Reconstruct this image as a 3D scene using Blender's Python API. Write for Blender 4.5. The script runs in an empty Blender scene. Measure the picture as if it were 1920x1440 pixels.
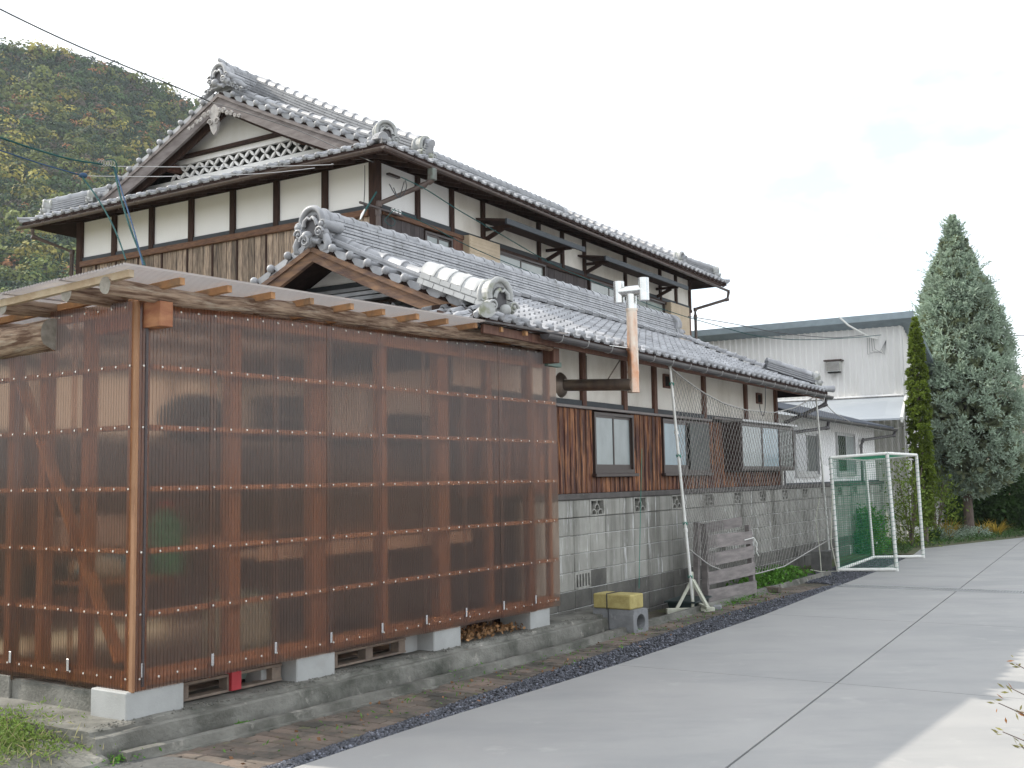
import bpy, math, random
import numpy as np
from mathutils import Vector, Matrix

random.seed(7); RNG = np.random.default_rng(7)
R = math.radians; PI = math.pi
scn = bpy.context.scene
COL = scn.collection

# ------------------------------------------------------------------ camera
HCAM = 1.65
FPX = 2029.07
PITCH, ROLL = R(5.0266726), R(-0.92867098)
_cp, _sp, _cr, _sr = math.cos(PITCH), math.sin(PITCH), math.cos(ROLL), math.sin(ROLL)
_right = Vector((1, 0, 0)); _fwd = Vector((0, _cp, _sp)); _up = Vector((0, -_sp, _cp))
CR = _cr * _right + _sr * _up
CU = -_sr * _right + _cr * _up
cam_d = bpy.data.cameras.new('camera'); cam = bpy.data.objects.new('camera', cam_d); COL.objects.link(cam)
cam_d.sensor_width = 36; cam_d.lens = FPX / 1920 * 36
cam_d.clip_start = 0.05; cam_d.clip_end = 3000
cam.matrix_world = Matrix(((CR.x, CU.x, -_fwd.x, 0), (CR.y, CU.y, -_fwd.y, 0), (CR.z, CU.z, -_fwd.z, HCAM), (0, 0, 0, 1)))
scn.camera = cam

# ------------------------------------------------------------------ sky and sun
SUN_EL, SUN_AZ = R(38.6), R(-68.5)            # azimuth clockwise from +Y
SUN_DIR = Vector((math.sin(SUN_AZ) * math.cos(SUN_EL), math.cos(SUN_AZ) * math.cos(SUN_EL), math.sin(SUN_EL)))
world = bpy.data.worlds.new('World'); scn.world = world; world.use_nodes = True
wn, wl = world.node_tree.nodes, world.node_tree.links
wn.clear()
sky = wn.new('ShaderNodeTexSky'); sky.sky_type = 'NISHITA'; sky.sun_disc = False
sky.sun_elevation = SUN_EL; sky.sun_rotation = SUN_AZ % (2 * PI)
bg1 = wn.new('ShaderNodeBackground'); bg1.inputs[1].default_value = 0.15
bg2 = wn.new('ShaderNodeBackground'); bg2.inputs[0].default_value = (0.93, 0.965, 1, 1); bg2.inputs[1].default_value = 1.22
tc = wn.new('ShaderNodeTexCoord'); mp = wn.new('ShaderNodeMapping'); mp.inputs['Scale'].default_value = (1.1, 1.1, 2.6)
no = wn.new('ShaderNodeTexNoise'); no.inputs['Scale'].default_value = 1.6; no.inputs['Detail'].default_value = 7; no.inputs['Roughness'].default_value = 0.55
mp.inputs['Location'].default_value = (0.55, 0.25, 0.3)
cr = wn.new('ShaderNodeMapRange'); cr.inputs[1].default_value = 0.35; cr.inputs[2].default_value = 0.50; cr.inputs[3].default_value = 0.3; cr.inputs[4].default_value = 1.0
mixs = wn.new('ShaderNodeMixShader'); wo = wn.new('ShaderNodeOutputWorld')
wl.new(tc.outputs['Generated'], mp.inputs['Vector']); wl.new(mp.outputs[0], no.inputs['Vector']); wl.new(no.outputs['Fac'], cr.inputs[0])
wl.new(sky.outputs[0], bg1.inputs[0]); wl.new(cr.outputs[0], mixs.inputs[0]); wl.new(bg1.outputs[0], mixs.inputs[1]); wl.new(bg2.outputs[0], mixs.inputs[2]); wl.new(mixs.outputs[0], wo.inputs[0])
sun_d = bpy.data.lights.new('sun', 'SUN'); sun_d.energy = 3.3; sun_d.angle = R(0.6); sun_d.color = (1, 0.93, 0.82)
sun = bpy.data.objects.new('sun', sun_d); COL.objects.link(sun)
sun.rotation_euler = SUN_DIR.to_track_quat('Z', 'Y').to_euler()
vs = scn.view_settings; vs.view_transform = 'Standard'; vs.look = 'None'; vs.exposure = 0.74; vs.gamma = 1; vs.use_curve_mapping = False
scn.cycles.max_bounces = 10; scn.cycles.transparent_max_bounces = 24; scn.cycles.transmission_bounces = 8

# ------------------------------------------------------------------ frames
def at(px, py, dep):
    return Vector((0, 0, HCAM)) + (CR * ((px - 960) / FPX) - CU * ((py - 720) / FPX) + _fwd) * dep
class Frame:
    def __init__(s, o, ang):
        s.o = Vector((o[0], o[1], 0)); s.a = ang
        s.U = Vector((math.sin(ang), math.cos(ang), 0)); s.V = Vector((-math.cos(ang), math.sin(ang), 0)); s.rz = PI / 2 - ang
    def w(s, u, v, z=0): return s.o + s.U * u + s.V * v + Vector((0, 0, z))
    def loc(s, p): d = p - s.o; return Vector((d.dot(s.U), d.dot(s.V), d.z))
YS, YH = R(34.0935), R(31.462)
FS = Frame((-2.43154558, 7.02404119), YS)       # storage shed
FB = Frame((0.49095819, 11.86743014), YH)       # block wall, front house, drive
FH = Frame((-1.85849296, 14.79715103), YH)      # two storey house
B2W = lambda u, v, z=0: FB.w(u, v, z)

# ------------------------------------------------------------------ mesh builder
class MB:
    def __init__(s): s.v = []; s.f = []; s.sm = []
    def add(s, vs_, fs, sm=False):
        n = len(s.v); s.v += [tuple(p) for p in vs_]; s.f += [tuple(i + n for i in f) for f in fs]; s.sm += [sm] * len(fs); return s
    def box(s, x0, x1, y0, y1, z0, z1):
        return s.add([(x0, y0, z0), (x1, y0, z0), (x1, y1, z0), (x0, y1, z0), (x0, y0, z1), (x1, y0, z1), (x1, y1, z1), (x0, y1, z1)],
                     [(0, 3, 2, 1), (4, 5, 6, 7), (0, 1, 5, 4), (1, 2, 6, 5), (2, 3, 7, 6), (3, 0, 4, 7)])
    def cbox(s, x0, x1, y0, y1, z0, z1, c=0.006):
        # chamfered box
        P = []
        for z, i in ((z0, c), (z0 + c, 0), (z1 - c, 0), (z1, c)):
            P += [(x0 + c + (i if 0 else 0), y0 + i, z), (x1 - c, y0 + i, z), (x1 - i, y0 + c, z), (x1 - i, y1 - c, z), (x1 - c, y1 - i, z), (x0 + c, y1 - i, z), (x0 + i, y1 - c, z), (x0 + i, y0 + c, z)]
        F = [tuple(range(7, -1, -1)), tuple(range(24, 32))]
        for k in range(3):
            for j in range(8):
                a = k * 8 + j; b = k * 8 + (j + 1) % 8; F.append((a, b, b + 8, a + 8))
        return s.add(P, F)
    def beam(s, p, q, w, h, up=(0, 0, 1)):
        # rectangular bar from p to q
        p, q = Vector(p), Vector(q); d = (q - p).normalized(); up = Vector(up)
        sd = d.cross(up).normalized() * (w / 2); u = sd.cross(d).normalized() * (h / 2)
        P = [p - sd - u, p + sd - u, p + sd + u, p - sd + u, q - sd - u, q + sd - u, q + sd + u, q - sd + u]
        return s.add(P, [(0, 3, 2, 1), (4, 5, 6, 7), (0, 1, 5, 4), (1, 2, 6, 5), (2, 3, 7, 6), (3, 0, 4, 7)])
    def tube(s, path, r, n=8, caps=True, sm=True, ph=0):
        path = [Vector(p) for p in path]; m = len(path)
        rs = r if hasattr(r, '__len__') else [r] * m
        V = []; prev = None
        for i, p in enumerate(path):
            d = (path[min(i + 1, m - 1)] - path[max(i - 1, 0)]).normalized()
            if prev is None:
                a = Vector((0, 0, 1)) if abs(d.z) < .9 else Vector((1, 0, 0)); x = d.cross(a).normalized()
            else:
                x = (prev - d * prev.dot(d)).normalized()
            prev = x; y = d.cross(x)
            for k in range(n):
                t = 2 * PI * k / n + ph; V.append(p + (x * math.cos(t) + y * math.sin(t)) * rs[i])
        F = [(i * n + k, i * n + (k + 1) % n, (i + 1) * n + (k + 1) % n, (i + 1) * n + k) for i in range(m - 1) for k in range(n)]
        s.add(V, F, sm)
        if caps:
            s.add(V[:n], [tuple(range(n - 1, -1, -1))]); s.add(V[-n:], [tuple(range(n))])
        return s
    def half(s, path, r, n=6, up=(0, 0, 1), th=0.0):
        # half round cap tile along a path, convex upward
        path = [Vector(p) for p in path]; m = len(path); V = []
        rs = r if hasattr(r, '__len__') else [r] * m
        up = Vector(up)
        for i, p in enumerate(path):
            d = (path[min(i + 1, m - 1)] - path[max(i - 1, 0)]).normalized()
            x = d.cross(up).normalized(); y = x.cross(d)
            for k in range(n + 1):
                t = PI * k / n; V.append(p + (x * math.cos(t) + y * math.sin(t)) * rs[i])
        q = n + 1
        F = [(i * q + k, i * q + k + 1, (i + 1) * q + k + 1, (i + 1) * q + k) for i in range(m - 1) for k in range(n)]
        s.add(V, F, True)
        s.add(V[:q], [tuple(range(q - 1, -1, -1))]); s.add(V[-q:], [tuple(range(q))])
        return s
    def sphere(s, c, r, n=10, m=6, sc=(1, 1, 1)):
        V = [(c[0], c[1], c[2] - r * sc[2])]
        for i in range(1, m):
            t = PI * i / m
            for k in range(n):
                a = 2 * PI * k / n; V.append((c[0] + r * sc[0] * math.sin(t) * math.cos(a), c[1] + r * sc[1] * math.sin(t) * math.sin(a), c[2] - r * sc[2] * math.cos(t)))
        V.append((c[0], c[1], c[2] + r * sc[2])); F = []
        for k in range(n): F.append((0, 1 + (k + 1) % n, 1 + k))
        for i in range(m - 2):
            for k in range(n):
                a = 1 + i * n + k; b = 1 + i * n + (k + 1) % n; F.append((a, b, b + n, a + n))
        e = 1 + (m - 2) * n
        for k in range(n): F.append((e + k, e + (k + 1) % n, len(V) - 1))
        return s.add(V, F, True)
    def prism(s, poly, o, ax, ay, an, dep):
        # extrude 2D polygon (in ax, ay at origin o) by dep along an
        o, ax, ay, an = Vector(o), Vector(ax), Vector(ay), Vector(an); n = len(poly)
        A = [o + ax * p[0] + ay * p[1] for p in poly]; Bv = [p + an * dep for p in A]
        F = [tuple(range(n)), tuple(range(2 * n - 1, n - 1, -1))] + [(i, i + n, (i + 1) % n + n, (i + 1) % n) for i in range(n)]
        return s.add(A + Bv, F)
    def spiral(s, c, ax, ay, r, turns=1.6, th=0.02, n=22, flip=1):
        c, ax, ay = Vector(c), Vector(ax), Vector(ay); P = []; RR = []
        for i in range(n):
            t = i / (n - 1); a = flip * t * turns * 2 * PI; q = r * (1 - .82 * t); P.append(c + ax * math.cos(a) * q + ay * math.sin(a) * q); RR.append(th * (1 - .5 * t))
        return s.tube(P, RR, 6)
    def disc(s, c, n_, r, dep, seg=14):
        c, n_ = Vector(c), Vector(n_).normalized(); return s.tube([c, c + n_ * dep], r, seg)
    def mesh(s, name, smooth=False):
        me = bpy.data.meshes.new(name); me.from_pydata(s.v, [], s.f); me.validate(verbose=False)
        if smooth: me.polygons.foreach_set('use_smooth', [True] * len(me.polygons))
        elif any(s.sm) and len(me.polygons) == len(s.sm): me.polygons.foreach_set('use_smooth', s.sm)
        me.update(); return me
    def build(s, name, m, parent=None, smooth=False, **k):
        me = s.mesh(name, smooth); me.materials.append(m); return link(name, me, parent, **k)

def link(name, me, parent=None, loc=None, rot=None, scale=None, mtx=None, **k):
    o = bpy.data.objects.new(name, me); COL.objects.link(o)
    if parent is not None: o.parent = parent
    if mtx is not None: o.matrix_local = mtx
    else:
        if loc is not None: o.location = loc
        if rot is not None: o.rotation_euler = rot
        if scale is not None: o.scale = scale
    for a, b in k.items(): o[a] = b
    return o
def thing(name, label, cat, loc=(0, 0, 0), rz=0, group=None, rot=None):
    o = bpy.data.objects.new(name, None); COL.objects.link(o); o.empty_display_size = .1
    o.location = loc; o.rotation_euler = rot or (0, 0, rz); o['label'] = label; o['category'] = cat
    if group: o['group'] = group
    return o
def tagit(o, label, cat, group=None):
    o['label'] = label; o['category'] = cat
    if group: o['group'] = group
    return o
def setup_frame(o, F, u=0, v=0, z=0): o.location = F.w(u, v, z); o.rotation_euler = (0, 0, F.rz); return o

# ------------------------------------------------------------------ materials
MATS = {}
def mat(name, c1, c2=None, rough=.8, scale=6, stretch=(1, 1, 1), detail=5, lo=.35, hi=.65, objvar=0.0, bump=0.0, bscale=60,
        metal=0, spec=.5, dirt=None, dscale=1.2, dlo=.5, dhi=.7, dstretch=(1, 1, 1), dirt2=None, d2scale=3, d2lo=.6, d2hi=.75, d2stretch=(1, 1, 1), objc=False, attr=None, hue=0, trans=0, roughvar=0, zdirt=None):
    m = bpy.data.materials.new(name); m.use_nodes = True; MATS[name] = m
    N, L = m.node_tree.nodes, m.node_tree.links; bs = N['Principled BSDF']
    geo = N.new('ShaderNodeNewGeometry'); tcn = N.new('ShaderNodeTexCoord'); oi = N.new('ShaderNodeObjectInfo')
    if objc:
        ad = N.new('ShaderNodeVectorMath'); ad.operation = 'ADD'; mu = N.new('ShaderNodeVectorMath'); mu.operation = 'SCALE'; mu.inputs['Scale'].default_value = 37.0
        cb = N.new('ShaderNodeCombineXYZ'); L.new(oi.outputs['Random'], cb.inputs[0]); L.new(oi.outputs['Random'], cb.inputs[2]); L.new(cb.outputs[0], mu.inputs[0]); L.new(tcn.outputs['Object'], ad.inputs[0]); L.new(mu.outputs[0], ad.inputs[1]); src = ad.outputs[0]
    else: src = geo.outputs['Position']
    def noise(sc, st, det, lo_, hi_, ro=.6):
        mpn = N.new('ShaderNodeMapping'); mpn.inputs['Scale'].default_value = st; L.new(src, mpn.inputs['Vector'])
        nn = N.new('ShaderNodeTexNoise'); nn.inputs['Scale'].default_value = sc; nn.inputs['Detail'].default_value = det; nn.inputs['Roughness'].default_value = ro; L.new(mpn.outputs[0], nn.inputs['Vector'])
        mr = N.new('ShaderNodeMapRange'); mr.inputs[1].default_value = lo_; mr.inputs[2].default_value = hi_; L.new(nn.outputs['Fac'], mr.inputs[0]); return mr.outputs[0], nn.outputs['Fac']
    def mix(a, b, fac, typ='MIX'):
        mx = N.new('ShaderNodeMix'); mx.data_type = 'RGBA'; mx.blend_type = typ
        for sk, val in ((6, a), (7, b)):
            if isinstance(val, tuple): mx.inputs[sk].default_value = (*val, 1)
            else: L.new(val, mx.inputs[sk])
        if isinstance(fac, float): mx.inputs[0].default_value = fac
        else: L.new(fac, mx.inputs[0])
        return mx.outputs[2]
    if c2 is None: c2 = tuple(x * .82 for x in c1)
    f, raw = noise(scale, stretch, detail, lo, hi)
    col = mix(c1, c2, f)
    if attr:
        at_ = N.new('ShaderNodeAttribute'); at_.attribute_name = attr; col = mix(col, at_.outputs['Color'], 1.0, 'MULTIPLY')
    if dirt: fd, _ = noise(dscale, dstretch, 6, dlo, dhi, .65); col = mix(col, dirt, fd)
    if dirt2: fd, _ = noise(d2scale, d2stretch, 6, d2lo, d2hi, .65); col = mix(col, dirt2, fd)
    if objvar:
        hv = N.new('ShaderNodeHueSaturation'); mr = N.new('ShaderNodeMapRange'); mr.inputs[3].default_value = 1 - objvar; mr.inputs[4].default_value = 1 + objvar
        L.new(oi.outputs['Random'], mr.inputs[0]); L.new(mr.outputs[0], hv.inputs['Value']); L.new(col, hv.inputs['Color']); col = hv.outputs[0]
    if isinstance(col, tuple): bs.inputs['Base Color'].default_value = (*col, 1)
    else: L.new(col, bs.inputs['Base Color'])
    bs.inputs['Roughness'].default_value = rough; bs.inputs['Metallic'].default_value = metal; bs.inputs['Specular IOR Level'].default_value = spec
    if roughvar:
        fr, _ = noise(scale * 2, stretch, 4, .3, .7); mr = N.new('ShaderNodeMapRange'); mr.inputs[3].default_value = rough - roughvar; mr.inputs[4].default_value = rough + roughvar; L.new(fr, mr.inputs[0]); L.new(mr.outputs[0], bs.inputs['Roughness'])
    if bump:
        _, rb = noise(bscale, stretch if bscale < 0 else (1, 1, 1), 5, 0, 1); bn = N.new('ShaderNodeBump'); bn.inputs['Strength'].default_value = bump; bn.inputs['Distance'].default_value = .01
        L.new(rb, bn.inputs['Height']); L.new(bn.outputs[0], bs.inputs['Normal'])
    if trans:
        tr = N.new('ShaderNodeBsdfTranslucent'); L.new(col, tr.inputs[0]); ms = N.new('ShaderNodeMixShader'); ms.inputs[0].default_value = trans
        L.new(bs.outputs[0], ms.inputs[1]); L.new(tr.outputs[0], ms.inputs[2]); L.new(ms.outputs[0], N['Material Output'].inputs[0])
    return m

TILE = mat('roof_tile_gray', (.35, .355, .37), (.25, .255, .27), rough=.5, scale=5, objvar=.2, bump=.15, bscale=90, spec=.45, dirt=(.2, .2, .18), dscale=2.5, dlo=.6, dhi=.75, roughvar=.1)
TILEM = mat('roof_tile_mossy', (.37, .375, .375), (.28, .285, .275), rough=.5, scale=7, bump=.2, bscale=80, dirt=(.16, .17, .09), dscale=6, dlo=.5, dhi=.68)
PLAS = mat('white_plaster', (.85, .84, .83), (.81, .80, .79), rough=.9, scale=1.5, objvar=.02, bump=.1, bscale=40, dirt=(.72, .70, .66), dscale=1.3, dlo=.55, dhi=.8, dstretch=(1, 1, .5))
PLASY = mat('cream_plaster', (.80, .765, .70), (.74, .70, .64), rough=.9, scale=1.2, bump=.1, bscale=40, dirt=(.56, .51, .44), dscale=2.2, dlo=.46, dhi=.8, dstretch=(1, 1, .5))
DKWOOD = mat('dark_timber', (.032, .018, .014), (.062, .034, .026), spec=.25, rough=.8, scale=9, stretch=(4, 4, .5), bump=.2, bscale=80, objvar=.15)
REDWOOD = mat('red_brown_post', (.085, .032, .022), (.15, .075, .048), rough=.75, scale=9, stretch=(3, 3, .5), bump=.2)
GABWOOD = mat('weathered_gable_siding', (.33, .25, .185), (.12, .09, .07), rough=.85, scale=7, stretch=(6, 6, .7), detail=7, lo=.36, hi=.64, objvar=.45, objc=True, bump=.3, bscale=60, dirt=(.06, .05, .045), dscale=3.4, dlo=.55, dhi=.75, dstretch=(3, 3, .6))
SIDEWOOD = mat('charred_brown_siding', (.08, .026, .017), (.54, .25, .105), rough=.7, scale=5, stretch=(7, 7, .55), detail=7, lo=.45, hi=.74, objvar=.3, objc=True, bump=.3, bscale=60, dirt=(.03, .014, .012), dscale=3, dlo=.5, dhi=.65, dstretch=(4, 4, .5))
BEAMWOOD = mat('worn_brown_beam', (.18, .09, .05), (.09, .045, .028), rough=.8, scale=8, stretch=(1, 1, 6), objvar=.1, bump=.2)
BARGE = mat('grey_brown_bargeboard', (.21, .185, .18), (.13, .11, .105), rough=.85, scale=4, stretch=(1, 1, 4), detail=7, bump=.2)
BARGEB = mat('brown_bargeboard', (.22, .125, .07), (.09, .055, .045), rough=.85, scale=4, stretch=(1, 1, 5), detail=7, bump=.2)
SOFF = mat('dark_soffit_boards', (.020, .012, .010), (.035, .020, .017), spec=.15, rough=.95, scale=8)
BLUEBLK = mat('dark_slate_band', (.03, .037, .045), rough=.6)
BEIGE = mat('beige_shutter_box', (.52, .42, .30), (.45, .36, .25), rough=.6)
GUTB = mat('brown_gutter', (.10, .07, .058), (.065, .047, .042), rough=.45, scale=10, dirt=(.20, .17, .14), dscale=6, dlo=.6, dhi=.8)
GUTD = mat('charcoal_gutter', (.07, .065, .068), (.05, .045, .048), rough=.4)
ALUB = mat('bronze_window_frame', (.05, .033, .028), rough=.4)
ALUS = mat('silver_trim', (.5, .5, .5), rough=.4, metal=.6)
def glassy(name, c, rough=.2):
    m = mat(name, c, tuple(x * .75 for x in c), rough=rough, scale=1.8, stretch=(1, 1, .6), spec=.9); return m
PANEL = glassy('frosted_pale_glass', (.30, .34, .34), .25); PANEB = glassy('frosted_blue_glass', (.20, .29, .33), .2); PANED = glassy('dark_window_glass', (.04, .055, .055), .08)
PANEG = glassy('curtained_glass', (.27, .30, .28), .15)
MESHG = mat('insect_screen', (.055, .065, .06), rough=.5)
BLOCK = mat('stained_concrete_block', (.32, .315, .285), (.255, .25, .225), rough=.92, scale=3, objvar=.10, bump=.45, bscale=110, dirt=(.10, .097, .082), dscale=1.1, dlo=.46, dhi=.69, dstretch=(2.4, 2.4, .35), dirt2=(.58, .58, .57), d2scale=3.4, d2lo=.57, d2hi=.70, d2stretch=(3.4, 3.4, .4))
BLOCKD = mat('dark_base_block', (.13, .125, .11), (.075, .072, .065), rough=.92, scale=4, objvar=.15, bump=.4, bscale=90, dirt2=(.42, .42, .40), d2scale=4, d2lo=.64, d2hi=.76, d2stretch=(3, 3, .4))  # darker block tone for the lower courses
CAVE = mat('painted_recess_shade', (.012, .012, .01), rough=1)  # near-black colour stands in for shade inside openings and behind lattice
MORT = mat('mortar', (.62, .62, .60), rough=.95, dirt=(.13, .125, .11), dscale=1.1, dlo=.48, dhi=.66, dstretch=(2, 2, .6))
CONC = mat('drive_concrete', (.315, .31, .30), (.262, .26, .255), rough=.85, scale=.9, stretch=(1, 1, 1), detail=8, lo=.3, hi=.7, bump=.12, bscale=130, dirt=(.24, .242, .24), dscale=.8, dlo=.48, dhi=.70, dstretch=(.6, 1.6, 1), dirt2=(.365, .355, .34), d2scale=2.3, d2lo=.6, d2hi=.8)
OLDC = mat('old_rough_concrete', (.22, .215, .19), (.12, .115, .10), rough=.95, scale=3.6, detail=9, bump=.9, bscale=40, dirt=(.06, .062, .05), dscale=2.0, dlo=.45, dhi=.66, dirt2=(.36, .34, .30), d2scale=5, d2lo=.6, d2hi=.72)
PIER = mat('pale_concrete_pier', (.38, .385, .375), (.32, .325, .315), rough=.9, scale=4, bump=.25, bscale=80, dirt=(.3, .3, .28), dscale=3, dlo=.6, dhi=.8)
SOIL = mat('damp_soil', (.10, .085, .06), (.055, .048, .036), rough=1, scale=7, detail=9, bump=.8, bscale=50, dirt=(.09, .11, .04), dscale=4, dlo=.55, dhi=.7)
ASPH = mat('old_asphalt', (.11, .11, .105), (.075, .075, .072), rough=.95, scale=14, detail=9, bump=.5, bscale=140)
BRICKP = mat('paving_brick', (.185, .135, .105), (.13, .11, .09), rough=.9, scale=6, detail=8, lo=.3, hi=.7, objvar=.2, bump=.5, bscale=70, dirt=(.065, .06, .05), dscale=2.2, dlo=.42, dhi=.62, dirt2=(.14, .15, .05), d2scale=5, d2lo=.60, d2hi=.72)
STONE = mat('dark_gravel_stone', (.10, .105, .12), (.07, .073, .085), rough=.8, attr='tint')
LAWN = mat('distant_ground', (.21, .20, .13), (.17, .16, .11), rough=1, scale=.4)  # ground tone lifted to bounce more light onto the house
OWOOD = mat('orange_shed_timber', (.35, .19, .10), (.26, .13, .065), rough=.75, scale=5, stretch=(5, 5, .7), objvar=.12, bump=.15, bscale=60)
OWOODH = mat('orange_shed_batten', (.50, .29, .165), (.37, .20, .11), rough=.75, scale=6, objvar=.15, bump=.15)
RAFT = mat('rafter_timber', (.50, .27, .12), (.33, .17, .08), rough=.8, scale=6, objvar=.15, dirt=(.20, .15, .10), dscale=5, dlo=.5, dhi=.7, bump=.2)
LOGM = mat('weathered_log', (.42, .31, .225), (.12, .065, .04), rough=.9, scale=9, stretch=(1, 1, 1), detail=9, lo=.38, hi=.6, objc=True, bump=.9, bscale=35, dirt=(.44, .37, .29), dscale=7, dlo=.55, dhi=.66)
def long_stretch(m, ax, a, b):
    for n in m.node_tree.nodes:
        if n.type == 'MAPPING': n.inputs['Scale'].default_value = tuple(a if i == ax else b for i in range(3))
long_stretch(LOGM, 0, .45, 4.2)
LOGE = mat('log_cut_end', (.33, .31, .27), (.22, .20, .17), rough=.9, scale=20)
STEEL = mat('bright_steel', (.62, .62, .60), rough=.25, metal=1)
RUSTY = mat('heat_stained_steel', (.56, .50, .43), (.50, .19, .07), rough=.35, metal=.85, scale=2.4, stretch=(1.4, 1.4, .7), lo=.4, hi=.62, dirt=(.33, .14, .07), dscale=6, dlo=.55, dhi=.75, dstretch=(1, 1, .3))
FLUED = mat('sooty_flue_pipe', (.13, .105, .09), (.21, .16, .12), rough=.42, metal=.6, scale=3, stretch=(3, 3, 1))
WHITEP = mat('white_paint_pole', (.72, .72, .69), (.6, .6, .56), rough=.55, scale=12, dirt=(.42, .26, .13), dscale=9, dlo=.66, dhi=.8)
GREYNET = mat('grey_net_cord', (.36, .35, .33), rough=.8)
GRNET = mat('green_net_cord', (.015, .20, .10), rough=.7)
GREENC = mat('green_cord', (.03, .22, .16), rough=.6); BLACKC = mat('black_cable', (.025, .027, .03), rough=.5); BLUEC = mat('blue_cable', (.05, .09, .16), spec=.1, rough=.9); TEALC = mat('teal_cable', (.03, .085, .085), spec=.1, rough=.9)
GREYW = mat('weathered_grey_board', (.24, .215, .205), (.15, .135, .13), rough=.9, scale=4, stretch=(1, 1, 5), objvar=.15, bump=.35, bscale=50)
YELST = mat('yellow_foam_stone', (.44, .37, .15), (.33, .27, .10), rough=.95, scale=12, bump=.8, bscale=50)
GBLK = mat('grey_concrete_block', (.23, .235, .24), (.17, .175, .18), rough=.95, scale=9, bump=.6, bscale=70, dirt2=(.38, .38, .37), d2scale=8, d2lo=.64, d2hi=.76)
STANDW = mat('painted_stand_wood', (.55, .56, .47), (.42, .42, .34), rough=.8, scale=8)
TUBG = mat('dark_green_tub', (.02, .035, .035), rough=.4)
WARE = mat('white_metal_siding', (.70, .69, .67), (.66, .65, .63), rough=.5, scale=.8, dirt=(.5, .49, .45), dscale=1.2, dlo=.6, dhi=.85, dstretch=(2, 2, .3))
WROOF = mat('blue_grey_metal_roof', (.22, .27, .30), rough=.4, metal=.3)
PALER = mat('pale_metal_roof', (.36, .39, .42), (.32, .35, .385), rough=.5, metal=.2, scale=1)
BLUR = mat('slate_blue_roof', (.07, .08, .10), rough=.75, spec=.2)
BARK = mat('brown_bark', (.16, .12, .10), (.09, .07, .06), rough=.95, scale=14, stretch=(3, 3, .6), bump=.6, bscale=40)
LEAFG = lambda n, c, t=.25, **k: mat(n, c, tuple(x * .72 for x in c), rough=.75, spec=.2, scale=1.4, objvar=.05, trans=t, attr='tint', **k)
SAGE = LEAFG('silver_sage_foliage', (.37, .46, .355), .3); CYP = LEAFG('olive_green_foliage', (.15, .21, .03), .3); DKG = LEAFG('dark_green_foliage', (.05, .095, .03), .3)
YLG = LEAFG('yellow_green_foliage', (.17, .24, .045), .35); FGRN = LEAFG('fresh_green_leaves', (.10, .24, .035), .3); YEL = LEAFG('yellow_autumn_blades', (.50, .36, .06), .3); HILLM = LEAFG('hillside_foliage', (1, 1, 1), .12)
DRYL = mat('dry_leaf', (.26, .14, .06), (.15, .08, .04), rough=.9)
REDP = mat('red_plastic', (.42, .03, .04), rough=.5)
MESHTR = mat('black_tray', (.02, .022, .025), rough=.5)
PALET = mat('old_pallet_wood', (.24, .19, .15), (.14, .11, .09), rough=.9, scale=8)

VENTM = mat('vent_block_grey', (.33, .325, .295), (.26, .255, .23), rough=.92, scale=6, bump=.3, dirt=(.12, .117, .10), dscale=3, dlo=.5, dhi=.7)
INB = mat('inner_brown_board', (.19, .135, .10), (.12, .085, .065), rough=.85, scale=6, stretch=(6, 6, .6), objvar=.25)
TILEP = mat('pale_sunlit_tile', (.46, .465, .465), (.36, .365, .36), rough=.42, scale=6, bump=.15)  # paler tile copy, sunlight on the short ridge put into the colour
PLYW = mat('pale_plywood', (.62, .50, .40), (.54, .43, .34), rough=.8, scale=3)
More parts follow.
